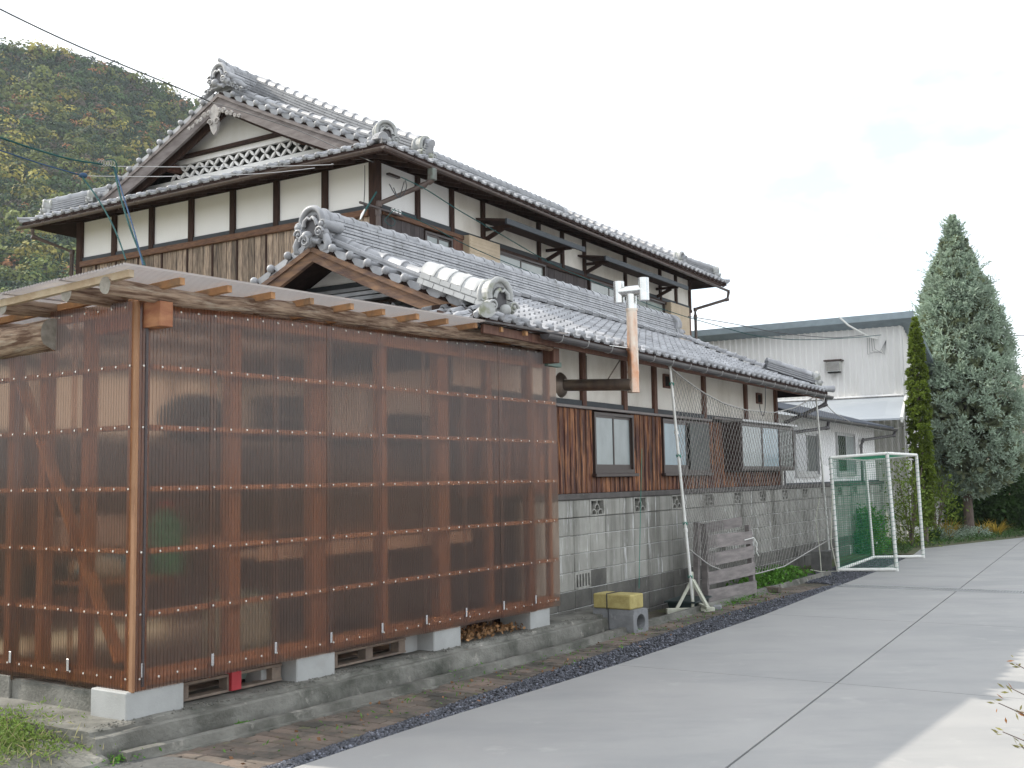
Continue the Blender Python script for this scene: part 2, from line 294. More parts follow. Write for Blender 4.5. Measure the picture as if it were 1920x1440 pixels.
# corrugated polycarbonate
def poly(name, tint, gl=.2, diff=.3, dc=((.165, .105, .08), (.225, .155, .14)), fr=.8, tlf=.45):
    m = bpy.data.materials.new(name); m.use_nodes = True; N, L = m.node_tree.nodes, m.node_tree.links; N.clear()
    out = N.new('ShaderNodeOutputMaterial'); tr = N.new('ShaderNodeBsdfTransparent'); rf = N.new('ShaderNodeBsdfRefraction'); df = N.new('ShaderNodeBsdfDiffuse'); tl = N.new('ShaderNodeBsdfTranslucent'); gs = N.new('ShaderNodeBsdfGlossy')
    lwf = N.new('ShaderNodeLayerWeight'); lwf.inputs[0].default_value = .5; tmx = N.new('ShaderNodeMix'); tmx.data_type = 'RGBA'; tmx.inputs[6].default_value = (*tint, 1); tmx.inputs[7].default_value = (*[x ** 2.6 * .42 for x in tint], 1); L.new(lwf.outputs['Facing'], tmx.inputs[0]); L.new(tmx.outputs[2], tr.inputs[0]); L.new(tmx.outputs[2], rf.inputs[0]); rf.inputs['Roughness'].default_value = .5; rf.inputs['IOR'].default_value = 1.09
    geo = N.new('ShaderNodeNewGeometry'); mpn = N.new('ShaderNodeMapping'); mpn.inputs['Scale'].default_value = (2, 2, .7); nn = N.new('ShaderNodeTexNoise'); nn.inputs['Scale'].default_value = 2; nn.inputs['Detail'].default_value = 6
    L.new(geo.outputs['Position'], mpn.inputs[0]); L.new(mpn.outputs[0], nn.inputs['Vector'])
    dcol = N.new('ShaderNodeMix'); dcol.data_type = 'RGBA'; dcol.inputs[6].default_value = (*dc[0], 1); dcol.inputs[7].default_value = (*dc[1], 1); L.new(nn.outputs[0], dcol.inputs[0])
    L.new(dcol.outputs[2], df.inputs[0]); L.new(dcol.outputs[2], tl.inputs[0])
    gs.inputs['Roughness'].default_value = .12; gs.inputs[0].default_value = (1, 1, 1, 1)
    m1 = N.new('ShaderNodeMixShader'); m1.inputs[0].default_value = .9; L.new(tr.outputs[0], m1.inputs[1]); L.new(rf.outputs[0], m1.inputs[2])
    m2 = N.new('ShaderNodeMixShader'); m2.inputs[0].default_value = tlf; L.new(df.outputs[0], m2.inputs[1]); L.new(tl.outputs[0], m2.inputs[2])
    m3 = N.new('ShaderNodeMixShader'); m3.inputs[0].default_value = diff; L.new(m1.outputs[0], m3.inputs[1]); L.new(m2.outputs[0], m3.inputs[2])
    lw = N.new('ShaderNodeFresnel'); lw.inputs[0].default_value = 1.5; m4 = N.new('ShaderNodeMixShader'); mul = N.new('ShaderNodeMath'); mul.operation = 'MULTIPLY_ADD'; mul.inputs[1].default_value = fr; mul.inputs[2].default_value = gl * .1
    L.new(lw.outputs[0], mul.inputs[0]); L.new(mul.outputs[0], m4.inputs[0]); L.new(m3.outputs[0], m4.inputs[1]); L.new(gs.outputs[0], m4.inputs[2]); L.new(m4.outputs[0], out.inputs[0]); MATS[name] = m; return m
POLY = poly('brown_polycarbonate', (.93, .74, .62), diff=.27, fr=.4)
POLYB = poly('light_band_sheet', (.40, .34, .29), diff=.7, dc=((.27, .23, .19), (.32, .27, .23)), fr=.2, tlf=.9)  # for the added rear sheet that makes a light band in the shed
POLYR = poly('brown_polycarbonate_roof', (.60, .58, .58), diff=.55, dc=((.37, .355, .355), (.43, .41, .41)), fr=.3, tlf=.8)

# ================================================================== GROUND
from mathutils import noise as mnoise
def lerp(pts, u):
    if u <= pts[0][0]: return pts[0][1]
    for (a, b), (c, d) in zip(pts, pts[1:]):
        if u <= c: return b + (d - b) * (u - a) / (c - a)
    return pts[-1][1]
EDGE = [(-14, -1.25), (-5.2, -1.29), (-4, -1.31), (-2.9, -1.38), (-1.7, -1.44), (2.2, -1.49), (5.2, -1.40), (8.7, -1.33), (12, -1.15), (14.6, -.88), (19.2, -2.3), (26, -4.4)]
ve = lambda u: lerp(EDGE, u)
vj = lambda u: -3.30 + .0435 * u
GIN = [(-14, -1.14), (-5.3, -1.12), (-4.2, -1.10), (-3.4, -1.05), (2, -1.0), (4, -1.05), (5.6, -1.2)]
VB = [(-7, -.30), (-5.95, -.36), (-5.2, -.44), (-4.15, -.53), (-3.4, -.58), (-1, -.73), (.3, -.70), (5, -.76), (8, -.82)]
vb = lambda u: lerp(VB, u)
vp_ = lambda u: lerp([(-6.5, -.09), (-5.6, -.126), (-.8, -.36), (.2, -.38), (1.2, -.27), (2.6, -.14), (9, -.1)], u)

def fstruct(name, mb, m, F=FB, parent=None, **k):
    o = mb.build(name, m, parent); 
    if parent is None: setup_frame(o, F); o['kind'] = k.pop('kind', 'structure')
    for a, b in k.items(): o[a] = b
    return o

g = MB(); NR, NA = 26, 72
V = [(0, 20, -.25)]; F = []
for i in range(1, NR):
    rr = 3 * (1.33 ** i)
    for k in range(NA): a = 2 * PI * k / NA; V.append((rr * math.cos(a), 20 + rr * math.sin(a), -.25))
for k in range(NA): F.append((0, 1 + k, 1 + (k + 1) % NA))
for i in range(NR - 2):
    for k in range(NA): a = 1 + i * NA + k; b = 1 + i * NA + (k + 1) % NA; F.append((a, a + NA, b + NA, b))
g.add(V, F); gr = g.build('ground', LAWN); gr['kind'] = 'structure'

# driveway of cast slabs
drive = bpy.data.objects.new('driveway', None); COL.objects.link(drive)
sub = MB(); us = [-14 + i for i in range(41)]
for a, b in zip(us, us[1:]):
    sub.add([(a, ve(a) - .01, -.012), (a, -14, -.012), (b, -14, -.012), (b, ve(b) - .01, -.012)], [(0, 1, 2, 3)])
JOINT = mat('joint_filler', (.19, .195, .20), rough=.95)
drive_o = sub.build('driveway', JOINT); bpy.data.objects.remove(drive); drive_o.name = 'driveway'; drive_o['kind'] = 'structure'; setup_frame(drive_o, FB)
cuts = [(-14, -9.6), (-9.6, -5.6), (-5.6, -1.6), (-1.6, 2.35), (2.35, 5.82), (6.22, 8.0), (8.0, 12), (12, 16), (16, 20), (20, 26)]
def slab(u0, u1, fa, fb):
    n = max(2, int((u1 - u0) / .5) + 1); P = [(u0 + (u1 - u0) * i / (n - 1)) for i in range(n)]
    poly = [(u, fa(u)) for u in P] + [(u, fb(u)) for u in reversed(P)]
    m = MB(); m.prism(poly, (0, 0, 0), (1, 0, 0), (0, 1, 0), (0, 0, -1), .1); return m
for (a, b) in cuts:
    for fa, fb in ((lambda u: ve(u), lambda u: vj(u) + .009), (lambda u: vj(u) - .009, lambda u: vj(u) - 3.98), (lambda u: vj(u) - 4.02, lambda u: vj(u) - 8.0)):
        if a >= 20 and fa(a) > -3.0: continue
        slab(a + .005, b - .005, fa, fb).build('concrete_slab', CONC, drive_o)

# drain grating
dg = thing('drain_grate', 'narrow steel drain grating set across the grey concrete driveway', 'drain grate', FB.w(6.02, -1.3, 0), FB.rz)
for x in (-.17, .15): MB().box(x, x + .03, -6, .05, -.06, .003).build('grate_rail', ALUS, dg)
m = MB()
for i in range(150): m.box(-.14, .15, -6 + i * .04, -5.985 + i * .04, -.03, -.002)
m.build('grate_bars', ALUS, dg)
fstruct('drain_channel', MB().box(5.84, 6.2, -7.3, -1.25, -.2, -.07), CAVE)

# ---- lofted rough concrete strips
def loft(name, m, u0, u1, step, sec, jit=.008, parent=None, kind='structure', **k):
    n = int((u1 - u0) / step) + 1; V = []; F = []; q = None
    for i in range(n):
        u = u0 + (u1 - u0) * i / (n - 1); S = sec(u); q = len(S)
        for j, (v, z) in enumerate(S):
            nz = mnoise.noise_vector(Vector((u * 5, v * 9 + j, z * 9))) * jit + mnoise.noise_vector(Vector((u * 22, v * 9 + j, z * 9))) * jit * .5
            V.append((u, v + nz.y, z + nz.z * .8))
    for i in range(n - 1):
        for j in range(q - 1): F.append((i * q + j, (i + 1) * q + j, (i + 1) * q + j + 1, i * q + j + 1))
    mb = MB().add(V, F); mb.add([V[j] for j in range(q)], [tuple(range(q))]); return fstruct(name, mb, m, parent=parent, kind=kind, **k)
loft('concrete_plinth', OLDC, -6.05, 1.1, .06, lambda u: [(vp_(u) + 2.6, .172), (vp_(u) + .3, .174), (vp_(u) + .1, .176), (vp_(u) + .02, .178), (vp_(u), .170), (vp_(u) - .004, .148), (vp_(u) - .05, .148), (vp_(u) - .066, .138), (vp_(u) - .072, .08), (vp_(u) - .08, .02), (vp_(u) - .085, -.14)], .010)
loft('ditch_floor', SOIL, -6.3, 12, .12, lambda u: [(.02, -.04), (vp_(u) - .05, -.06), ((vp_(u) + vb(u)) / 2, -.07), (vb(u) + .04, -.07)], .02)
loft('ditch_kerb', OLDC, -5.95, 5.2, .06, lambda u: [(vb(u) + .112, -.16), (vb(u) + .11, .04), (vb(u) + .105, .058), (vb(u) + .07, .062), (vb(u) + .035, .058), (vb(u) + .028, .008), (vb(u) + .0, .006), (vb(u) - .004, -.02)], .006)
loft('ditch_kerb', OLDC, 5.2, 7.7, .06, lambda u: [(vb(u) + .085, -.16), (vb(u) + .08, .02), (vb(u) + .075, .06), (vb(u) + .04, .065), (vb(u) + .008, .06), (vb(u), -.02)], .007)
loft('rough_slab', OLDC, -14, -6.02, .1, lambda u: [(3.2, .12), (1.6, .11), (.9, .10), (.4, .095), (.0, .085), (-.12, .06), (-.22 + .12 * mnoise.noise(Vector((u * 1.7, 0, 0))), .035), (-.30, -.02), (-.32, -.1)], .03)
loft('asphalt_apron', ASPH, -14, -5.72, .1, lambda u: [(-.2, .004), (-.5, .008), (-.8, .01), (-1.2, -.002)], .012)

# ---- brick paving
pav = MB(); us2 = [-5.75 + i * .25 for i in range(54)]
for a, b in zip(us2, us2[1:]): pav.add([(a, vb(a) + .01, -.014), (a, lerp(GIN, a), -.014), (b, lerp(GIN, b), -.014), (b, vb(b) + .01, -.014)], [(0, 1, 2, 3)])
pave = fstruct('brick_paving', pav, SOIL)
bm_ = MB().cbox(-.05, .05, -.1, .1, -.05, 0, .006).mesh('paving_brick'); bm_.materials.append(BRICKP)
cand = []
row = 0; u = -5.72
while u < 5.7:
    v = lerp(GIN, u) + .10 + (row % 2) * .10 + .01
    if row % 2: cand.append((u, v - .158, .42))
    while v + .07 < vb(u): cand.append((u, v, 1)); v += .206
    if vb(u) - (v - .1) > .05: w_ = (vb(u) - (v - .103)) / .2; cand.append((u, v - .103 + w_ * .1, w_ * .95))
    u += .1055; row += 1
rest = MB()
for i, (u, v, w_) in enumerate(cand):
    dz = random.uniform(-.006, .003) + .006 * mnoise.noise(Vector((u * 2, v * 2, 0))); tilt = (random.gauss(0, .02), random.gauss(0, .02), random.gauss(0, .015))
    if i < 298: link('paving_brick', bm_, pave, loc=(u, v, dz), rot=tilt, scale=(1, w_, 1))
    else: rest.box(u - .05, u + .05, v - .1 * w_, v + .1 * w_, -.04, dz)
ro = rest.build('paving_bricks', BRICKP, pave); ro['kind'] = 'stuff'

# ---- leaf / shard clouds
def cloud(name, m, C, D, ln, wd, T, parent=None, NRM=None, nj=.35):
    """C centres, D long axes (unit), ln, wd arrays, T tints"""
    n = len(C); C = np.asarray(C, float); D = np.asarray(D, float); D /= np.linalg.norm(D, axis=1)[:, None] + 1e-9
    rnd = RNG.normal(size=(n, 3)); rnd = rnd if NRM is None else np.asarray(NRM) + rnd * nj; S = np.cross(D, rnd); S /= np.linalg.norm(S, axis=1)[:, None] + 1e-9
    ln = np.broadcast_to(ln, n)[:, None]; wd = np.broadcast_to(wd, n)[:, None]
    V = np.stack([C - D * ln * .5, C + S * wd * .5, C + D * ln * .5, C - S * wd * .5], 1).reshape(-1, 3)
    me = bpy.data.meshes.new(name); me.vertices.add(4 * n); me.vertices.foreach_set('co', V.ravel())
    me.loops.add(4 * n); me.loops.foreach_set('vertex_index', np.arange(4 * n)); me.polygons.add(n)
    me.polygons.foreach_set('loop_start', np.arange(n) * 4); me.polygons.foreach_set('loop_total', np.full(n, 4))
    ca = me.color_attributes.new('tint', 'FLOAT_COLOR', 'POINT'); T = np.asarray(T, float)
    ca.data.foreach_set('color', np.repeat(np.c_[T, np.ones(n)], 4, 0).ravel())
    me.update(calc_edges=True); me.materials.append(m)
    return link(name, me, parent)

# ---- gravel stones
gb = MB()
for i in range(82):
    a = -8 + i * .25; b = a + .25
    vi = (lambda u: lerp(GIN, u) - .0 if u < 5.75 else -.35)
    if b <= 12.6: gb.add([(a, vi(a), -.02), (a, ve(a), -.02), (b, ve(b), -.02), (b, vi(b), -.02)], [(0, 1, 2, 3)])
GRB = mat('gravel_bed', (.05, .05, .055), rough=1)
fstruct('gravel_bed', gb, GRB)
def stones(name, pts, s0, s1, zoff=0):
    n = len(pts); P = np.asarray(pts); oct_ = np.array([(1, 0, 0), (0, 1, 0), (-1, 0, 0), (0, -1, 0), (0, 0, 1), (0, 0, -.6)], float)
    fc = np.array([(0, 1, 4), (1, 2, 4), (2, 3, 4), (3, 0, 4), (1, 0, 5), (2, 1, 5), (3, 2, 5), (0, 3, 5)])
    s = RNG.uniform(s0, s1, (n, 1, 1)); V = oct_[None] * RNG.uniform(.65, 1.25, (n, 6, 1)) * s
    th = RNG.uniform(0, 2 * PI, n); tl = RNG.uniform(-.6, .6, n)
    c, sn = np.cos(th)[:, None], np.sin(th)[:, None]; ct, st = np.cos(tl)[:, None], np.sin(tl)[:, None]
    x, y, z = V[..., 0], V[..., 1], V[..., 2] * .8; x, z = x * ct - z * st, x * st + z * ct; x, y = x * c - y * sn, x * sn + y * c
    V = np.stack([x, y, z], -1) + P[:, None, :]
    F = (fc[None] + (np.arange(n) * 6)[:, None, None]).reshape(-1)
    me = bpy.data.meshes.new(name); me.vertices.add(6 * n); me.vertices.foreach_set('co', V.ravel()); m_ = 8 * n
    me.loops.add(3 * m_); me.loops.foreach_set('vertex_index', F); me.polygons.add(m_)
    me.polygons.foreach_set('loop_start', np.arange(m_) * 3); me.polygons.foreach_set('loop_total', np.full(m_, 3))
    ca = me.color_attributes.new('tint', 'FLOAT_COLOR', 'POINT'); t = RNG.choice([.55, .8, 1, 1.3, 2.2], n, p=[.2, .3, .27, .15, .08]); T = np.repeat(np.c_[t, t, t * 1.03, np.ones(n)], 6, 0)
    ca.data.foreach_set('color', T.ravel()); me.update(calc_edges=True); me.materials.append(STONE)
    return link(name, me)
pts = []
for _ in range(26000):
    u = -6.6 + 19 * (random.random() ** 1.5) if random.random() < .8 else random.uniform(5.6, 12.3)
    a = ve(u); b = lerp(GIN, u) if u < 5.75 else -.45 + .1 * mnoise.noise(Vector((u * 2, 0, 0)))
    if 5.75 < u < 6.25: b = -1.3
    v = random.uniform(a + .012, b - .005) if b > a + .05 else a + .02
    hump = .02 * math.sin(PI * (v - a) / max(b - a, .05)); pts.append((u, v, -.012 + hump * random.random() + random.uniform(-.005, .004)))
st = stones('gravel', pts, .009, .019); st['kind'] = 'stuff'; setup_frame(st, FB)
pts = [(random.uniform(-9, -5.9), random.uniform(-1.3, -.35), .008) for _ in range(900)] + [(u := random.uniform(-6, 1), vp_(u) + random.uniform(-.02, .12), .178) for _ in range(900)] + [(random.uniform(.3, 8), random.uniform(-.6, -.05), -.09) for _ in range(700)]
st = stones('loose_rubble', pts, .003, .011); st.data.materials[0] = OLDC; st['kind'] = 'stuff'; setup_frame(st, FB)

# garden bed and far ground right of the house
gbm = MB(); poly = [(12.6, -.35), (12.6, -1.12), (14.6, -.9), (19.2, -2.3), (26, -4.4), (60, -16), (60, 40), (17, 40), (8.0, 9), (8.0, -.3)]
gbm.prism(poly, (0, 0, .012), (1, 0, 0), (0, 1, 0), (0, 0, -1), .2); fstruct('garden_bed', gbm, mat('garden_soil', (.10, .085, .05), (.06, .07, .03), rough=1, scale=3, bump=.8, bscale=30, dirt=(.07, .10, .03), dscale=2, dlo=.45, dhi=.6))

# ---- hill
YT = [(-700, 40), (-350, 30), (-150, 40), (0, 68), (60, 74), (130, 82), (200, 108), (240, 128), (300, 158), (360, 186), (400, 212), (470, 290), (560, 370), (700, 480), (900, 620), (1200, 790), (1500, 860)]
def hill_pt(px, t):
    yt = lerp(YT, px) + 6 * mnoise.noise(Vector((px * .03, 0, 0)))
    e1 = (901 - yt) / FPX * math.cos(math.atan((px - 960) / FPX)); d = 130 + 230 * t
    el = (.0 + e1 * (t ** .72)) ; el *= 1 + .05 * mnoise.noise(Vector((px * .008, t * 4, 3))) * (1 - t)
    az = math.atan((px - 960) / FPX); return Vector((math.sin(az) * d, math.cos(az) * d, HCAM + el * d - 2 * (1 - t)))
V = []; F = []; nx, nt = 90, 30
for i in range(nx):
    for j in range(nt): V.append(hill_pt(-700 + 2200 * i / (nx - 1), j / (nt - 1)))
    b_ = hill_pt(-700 + 2200 * i / (nx - 1), 1); V.append(b_ * 1.25 - Vector((0, 0, b_.z * 1.25 + 1)))
q = nt + 1
for i in range(nx - 1):
    for j in range(nt): F.append((i * q + j, (i + 1) * q + j, (i + 1) * q + j + 1, i * q + j + 1))
hl = MB().add(V, F).build('hill', mat('hill_undergrowth', (.03, .045, .018), (.05, .05, .03), rough=1, scale=.1), smooth=True); hl['kind'] = 'structure'
PAL = {'dark': (.034, .062, .034), 'mid': (.06, .105, .036), 'olive': (.125, .15, .04), 'yellow': (.27, .24, .055), 'orange': (.30, .14, .06), 'brown': (.10, .085, .065)}
def crown_pts(n, r, lump):
    D = RNG.normal(size=(n, 3)); D[:, 2] = np.abs(D[:, 2]) * .9 - .25; D /= np.linalg.norm(D, axis=1)[:, None]
    k = 5; ctr = RNG.normal(size=(k, 3)); ctr[:, 2] = np.abs(ctr[:, 2]); ctr /= np.linalg.norm(ctr, axis=1)[:, None]
    b = np.max(D @ ctr.T, 1); rad = r * (.50 + .55 * np.clip(b, 0, 1) ** 4) * RNG.uniform(.9, 1.05, n)
    return D * rad[:, None] * np.array([1, 1, .85]), D
CC, DD, TT, LL, NN = [], [], [], [], []; hero = []
N_T = 4600
for i in range(N_T):
    px = random.uniform(-330, 620) if i > 3300 else random.uniform(-60, 480); t = random.random() ** .8
    p = hill_pt(px, t); r = random.uniform(1.7, 3.1) * (.75 + .5 * t)
    w_ = [.30 + .25 * t, .32, .20 - .1 * t, .11 * (1.15 - t), .05, .06 + .1 * t]; kd = random.choices(list(PAL), w_)[0]
    big = (kd in ('yellow', 'olive')) and random.random() < .55
    if big: r *= 1.5
    n = 150 if -60 < px < 480 else 36
    P, D = crown_pts(n, r, 1); base = np.array(PAL[kd]) * random.uniform(.75, 1.3)
    vary = base[None] * RNG.uniform(.8, 1.22, (n, 1)) 
    if big and len(hero) < 60 and -20 < px < 400 and t < .8: hero.append((p + Vector((0, 0, r * .35)), P, D, vary, r, kd)); continue
    CC.append(P + np.array(p + Vector((0, 0, r * .35)))); DD.append(D); TT.append(vary); LL.append(np.full(n, r)); NN.append(D)
C_ = np.concatenate(CC); D_ = np.concatenate(DD); T_ = np.concatenate(TT); L_ = np.concatenate(LL)
tang = np.cross(D_, RNG.normal(size=D_.shape)) + D_ * .15
o = cloud('hillside_woods', HILLM, C_, tang, L_ * RNG.uniform(.16, .28, len(C_)), L_ * RNG.uniform(.13, .22, len(C_)), T_, NRM=D_, nj=.3); o['kind'] = 'stuff'
for p, P, D, T, r, kd in hero:
    t_ = thing('hillside_tree', 'rounded yellow or olive autumn tree standing out from the dark wooded hillside', 'tree', p - Vector((0, 0, r * 1.2)), 0, 'bright autumn trees on the hill')
    c = cloud('crown', HILLM, P + np.array((0, 0, r * 1.2)), np.cross(D, RNG.normal(size=D.shape)) + D * .15, r * RNG.uniform(.13, .23, len(P)), r * RNG.uniform(.10, .17, len(P)), T, t_, NRM=D, nj=.3)
    MB().tube([(0, 0, -1), (0, 0, r * 1.1)], [r * .08, r * .05], 5).build('trunk', BARK, t_)


# unseen pale yard beyond the drive, added to bounce light onto the walls
yard = MB().add([(-60, -13.9, -.03), (-60, -60, -.03), (40, -60, -.03), (40, -13.9, -.03)], [(0, 1, 2, 3)]); fstruct('added_bounce_yard', yard, mat('bounce_gravel', (.36, .34, .31), (.28, .27, .25), rough=1, scale=9))
# ================================================================== STORAGE SHED (front left)
shed = thing('storage_shed', 'timber lean-to store clad in brown translucent corrugated sheets at the left', 'shed', FS.w(0, 0, 0), FS.rz)
WV, AMP = .028, .0055
def corr(x0, x1, zb0, zb1, zt0, zt1, off=0, axis='x', flip=1, notch=None):
    """vertical sheet along x (front) or y (side); bottom zb, top zt linear"""
    n = int(round((x1 - x0) / WV * 6)); m = MB(); V = []; F = []
    for i in range(n + 1):
        t = i / n; x = x0 + (x1 - x0) * t; y = -AMP * math.cos(2 * PI * x / WV) * flip + off
        zb = zb0 + (zb1 - zb0) * t; zt = zt0 + (zt1 - zt0) * t
        if notch and x > notch[0]: zt = notch[1]
        for z in (zb, zt): V.append((x, y, z) if axis == 'x' else (y, x, z))
    for i in range(n):
        f = (2 * i, 2 * i + 2, 2 * i + 3, 2 * i + 1); F.append(f if axis == 'x' else f[::-1])
    m.add(V, F, True); return m
OV = [-.012, .597, 1.177, 1.753, 2.349, 2.924, 3.496, 4.092, 4.649, 5.13]
top = lambda u: 2.845 + .027 * u
for k in range(9):
    a, b = OV[k] - (.03 if k else 0), OV[k + 1] + .03 * (k < 8)
    if k == 8:
        m = corr(a, 4.90, .35, .35, top(a), top(4.9), -.022 - .003 * (k % 2)); m.build('corrugated_sheet', POLY, shed, smooth=True)
        corr(4.905, 5.13, .35, .35, 2.805, 2.805, -.0165).build('corrugated_sheet', POLY, shed, smooth=True)
    else: corr(a, b, .345, .345, top(a), top(b), -.022 - .003 * (k % 2)).build('corrugated_sheet', POLY, shed, smooth=True)
SV = [.05, .665, 1.344, 2.02, 2.7, 3.3]
for k in range(5):
    a, b = SV[k] - (.03 if k else 0), SV[k + 1] + .03
    if k == 1:
        corr(a, .955, .345, .345, 2.87, 2.875, -.022, 'y', 1).build('corrugated_sheet', POLY, shed, smooth=True)
        corr(.956, b, .34, .33, 2.63, 2.63, -.022, 'y', 1).build('corrugated_sheet', POLY, shed, smooth=True)
    else: corr(a, b, .345 - .02 * k, .33 - .02 * k, 2.86 if k == 0 else 2.63, 2.865 if k == 0 else 2.63, -.022 - .003 * (k % 2), 'y', 1).build('corrugated_sheet', POLY, shed, smooth=True)
# frame
def bar(name, x0, x1, y0, y1, z0, z1, m=OWOOD, par=None): return MB().cbox(x0, x1, y0, y1, z0, z1, .004).build(name, m, par or shed)
bar('corner_post', -.012, .09, .004, .095, .25, 2.86)
MB().cbox(-.034, -.013, -.022, .018, .34, 2.85, .004).build('corner_board', OWOOD, shed)
MB().tube([(.035, -.03, .37), (.035, -.03, 2.84)], .011, 8).build('corner_bead', mat('dark_plastic_bead', (.05, .035, .035), rough=.35), shed)
for c, w in ((.866, .10), (1.714, .15), (2.476, .09), (3.296, .16), (4.02, .08), (4.716, .08), (5.09, .06)): bar('post', c - w / 2, c + w / 2, .055, .055 + min(w, .1), .37, 2.88 + .02 * c)
for c in (.62, 1.112, 1.504, 2.3, 3.2): bar('post', .035, .12, c - .04, c + .04, .40, 2.86 if c < .9 else 2.6)
for k in range(6):
    z = .42 + .402 * k; w = .034
    bar('batten', .09, 5.12, -.014, .034, z - w / 2 - .003, z + w / 2, OWOODH); bar('batten', -.014, .034, .10, 3.3, z - w / 2, z + w / 2, OWOODH)
bar('batten', .09, 4.9, -.014, .034, 2.78, 2.82, OWOODH); bar('batten', -.014, .034, .10, .95, 2.78, 2.83, OWOODH)
m = MB().beam((.075, 1.569, 2.6), (.075, .24, .5), .035, .085, (1, 0, 0)); m.build('diagonal_brace', RAFT, shed)
bar('top_plate', -.0, 5.1, .04, .13, 2.80, 2.88)
# screws with washers
sc = MB(); xs = [.012 + .1475 * i for i in range(35)]
for k in range(6):
    for x in xs:
        if random.random() < .05: continue
        z = .42 + .402 * k + random.uniform(-.004, .004); sc.disc((x, -.029, z), (0, -1, 0), .0075, .003, 8); sc.disc((x, -.032, z), (0, -1, 0), .0035, .003, 6)
    for y in [.055 + .1475 * i for i in range(18)]: sc.disc((-.029, y, .42 + .402 * k), (-1, 0, 0), .0075, .003, 8)
for x in xs[2:33]: sc.disc((x, -.029, top(x) - .04), (0, -1, 0), .0075, .004, 8)
for y in [.11 + .147 * i for i in range(6)]: sc.disc((-.029, y, 2.82), (-1, 0, 0), .0075, .004, 8)
sc.build('washer_screws', mat('pale_washer', (.7, .68, .62), rough=.4, metal=.4), shed)['kind'] = 'stuff'
for x in OV[1:9]: MB().cbox(x - .010, x + .012, -.037, -.030, .42, .50, .002).build('metal_clip', ALUS, shed)
for y in SV[1:4]: MB().cbox(-.037, -.030, y - .012, y + .012, .42, .50, .002).build('metal_clip', ALUS, shed)
MB().cbox(.02, .045, -.038, -.031, .43, .52, .002).build('metal_clip', ALUS, shed)
# corrugated skirt dark flashing at right top
MB().cbox(4.93, 5.2, -.05, .02, 2.81, 2.86, .004).build('green_flashing', mat('green_flashing', (.15, .22, .19), rough=.5), shed)
# piers
for a, b in ((-.07, .38), (1.41, 1.82), (3.05, 3.44), (4.58, 4.94)):
    MB().cbox(a, b, -.012, .36, .13, .352 if a > 0 else .345, .008).build('concrete_pier', PIER, shed)
MB().cbox(1.22, 1.40, .16, .34, .13, .33, .006).build('concrete_pier', PIER, shed); MB().cbox(2.86, 3.04, .16, .34, .13, .33, .006).build('concrete_pier', PIER, shed)
for v_ in (1.35, 2.6): MB().cbox(-.03, .2, v_, v_ + .35, .05, .33, .006).build('concrete_pier', OLDC, shed)
MB().cbox(-.01, .12, .42, 3.3, .04, .315, .012).build('foundation_wall', OLDC, shed)
bar('sill_beam', .0, 5.1, .05, .15, .352, .45, RAFT); bar('sill_beam', .05, .15, .16, 3.3, .34, .43, RAFT)
# logs
def log(name, p, q, r, wob=.01, mats=LOGM, seed=0):
    p, q = Vector(p), Vector(q); L_ = (q - p).length; n = int(L_ / .07) + 2; m = MB(); V = []; F = []; ns = 18
    for i in range(n):
        t = i / (n - 1)
        cx = mnoise.noise(Vector((t * L_ * .8, seed, 0))) * wob; cy = mnoise.noise(Vector((t * L_ * .8, seed, 9))) * wob
        for k in range(ns):
            a = 2 * PI * k / ns; rr = r * (1 + .11 * mnoise.noise(Vector((t * L_ * 1.5, math.cos(a) * 4, math.sin(a) * 4 + seed))) + .05 * mnoise.noise(Vector((t * L_ * 9, math.cos(a) * 9, math.sin(a) * 9))))
            V.append((t * L_, cx + rr * math.cos(a), cy + rr * math.sin(a)))
    for i in range(n - 1):
        for k in range(ns): F.append((i * ns + k, (i + 1) * ns + k, (i + 1) * ns + (k + 1) % ns, i * ns + (k + 1) % ns))
    F.append(tuple(range((n - 1) * ns, n * ns)))
    m.add(V, F, True); d = (q - p).normalized(); rot = d.to_track_quat('X', 'Z').to_matrix().to_4x4(); rot.translation = p
    o = link(name, m.mesh(name), shed, mtx=rot); o.data.materials.append(mats)
    e = MB().add([(-.001, 0, 0)] + [(-.001 + .0, v[1], v[2]) for v in V[:ns]], [(0, 1 + (k + 1) % ns, 1 + k) for k in range(ns)])
    eo = link('cut_end', e.mesh('cut_end'), o); eo.data.materials.append(LOGE); return o
log('log_beam', (-.36, -.135, 2.892), (4.87, -.11, 3.01), .055, .03, seed=1)
log('log_beam', (-.34, .30, 2.895), (5.0, .34, 2.99), .058, .03, seed=2)
log('log_beam', (-.34, 1.03, 2.885), (5.0, 1.0, 2.96), .056, .03, seed=3)
log('log_beam', (-.3, 1.9, 2.84), (5.0, 1.9, 2.92), .056, .03, seed=4)
log('round_log', (-.03, .89, 2.71), (-.03, 3.4, 2.71), .112, .05, seed=5)
MB().cbox(.012, .115, -.19, .5, 2.675, 2.84, .004).build('beam_end', mat('fresh_cut_beam', (.40, .19, .09), (.25, .09, .045), rough=.75, scale=5, stretch=(1, 1, 3), bump=.15), shed)
MB().cbox(4.87, 4.98, -.16, .4, 2.83, 2.98, .004).build('beam_end', REDWOOD, shed)
# rafters
us_ = [-.333, .057, .459, .856, 1.24, 1.64, 2.038, 2.44, 2.85, 3.27, 3.68, 4.09, 4.518]
for i, u_ in enumerate(us_):
    z = 2.952 + .020 * u_; e = -.35 + random.uniform(-.015, .015)
    r_ = MB().beam((u_, e, z - .0), (u_, 3.5, z - .115), .038, .046); r_.build('rafter', RAFT if i else mat('pale_rafter', (.50, .42, .30), (.38, .28, .18), rough=.8, scale=6, bump=.2), shed)
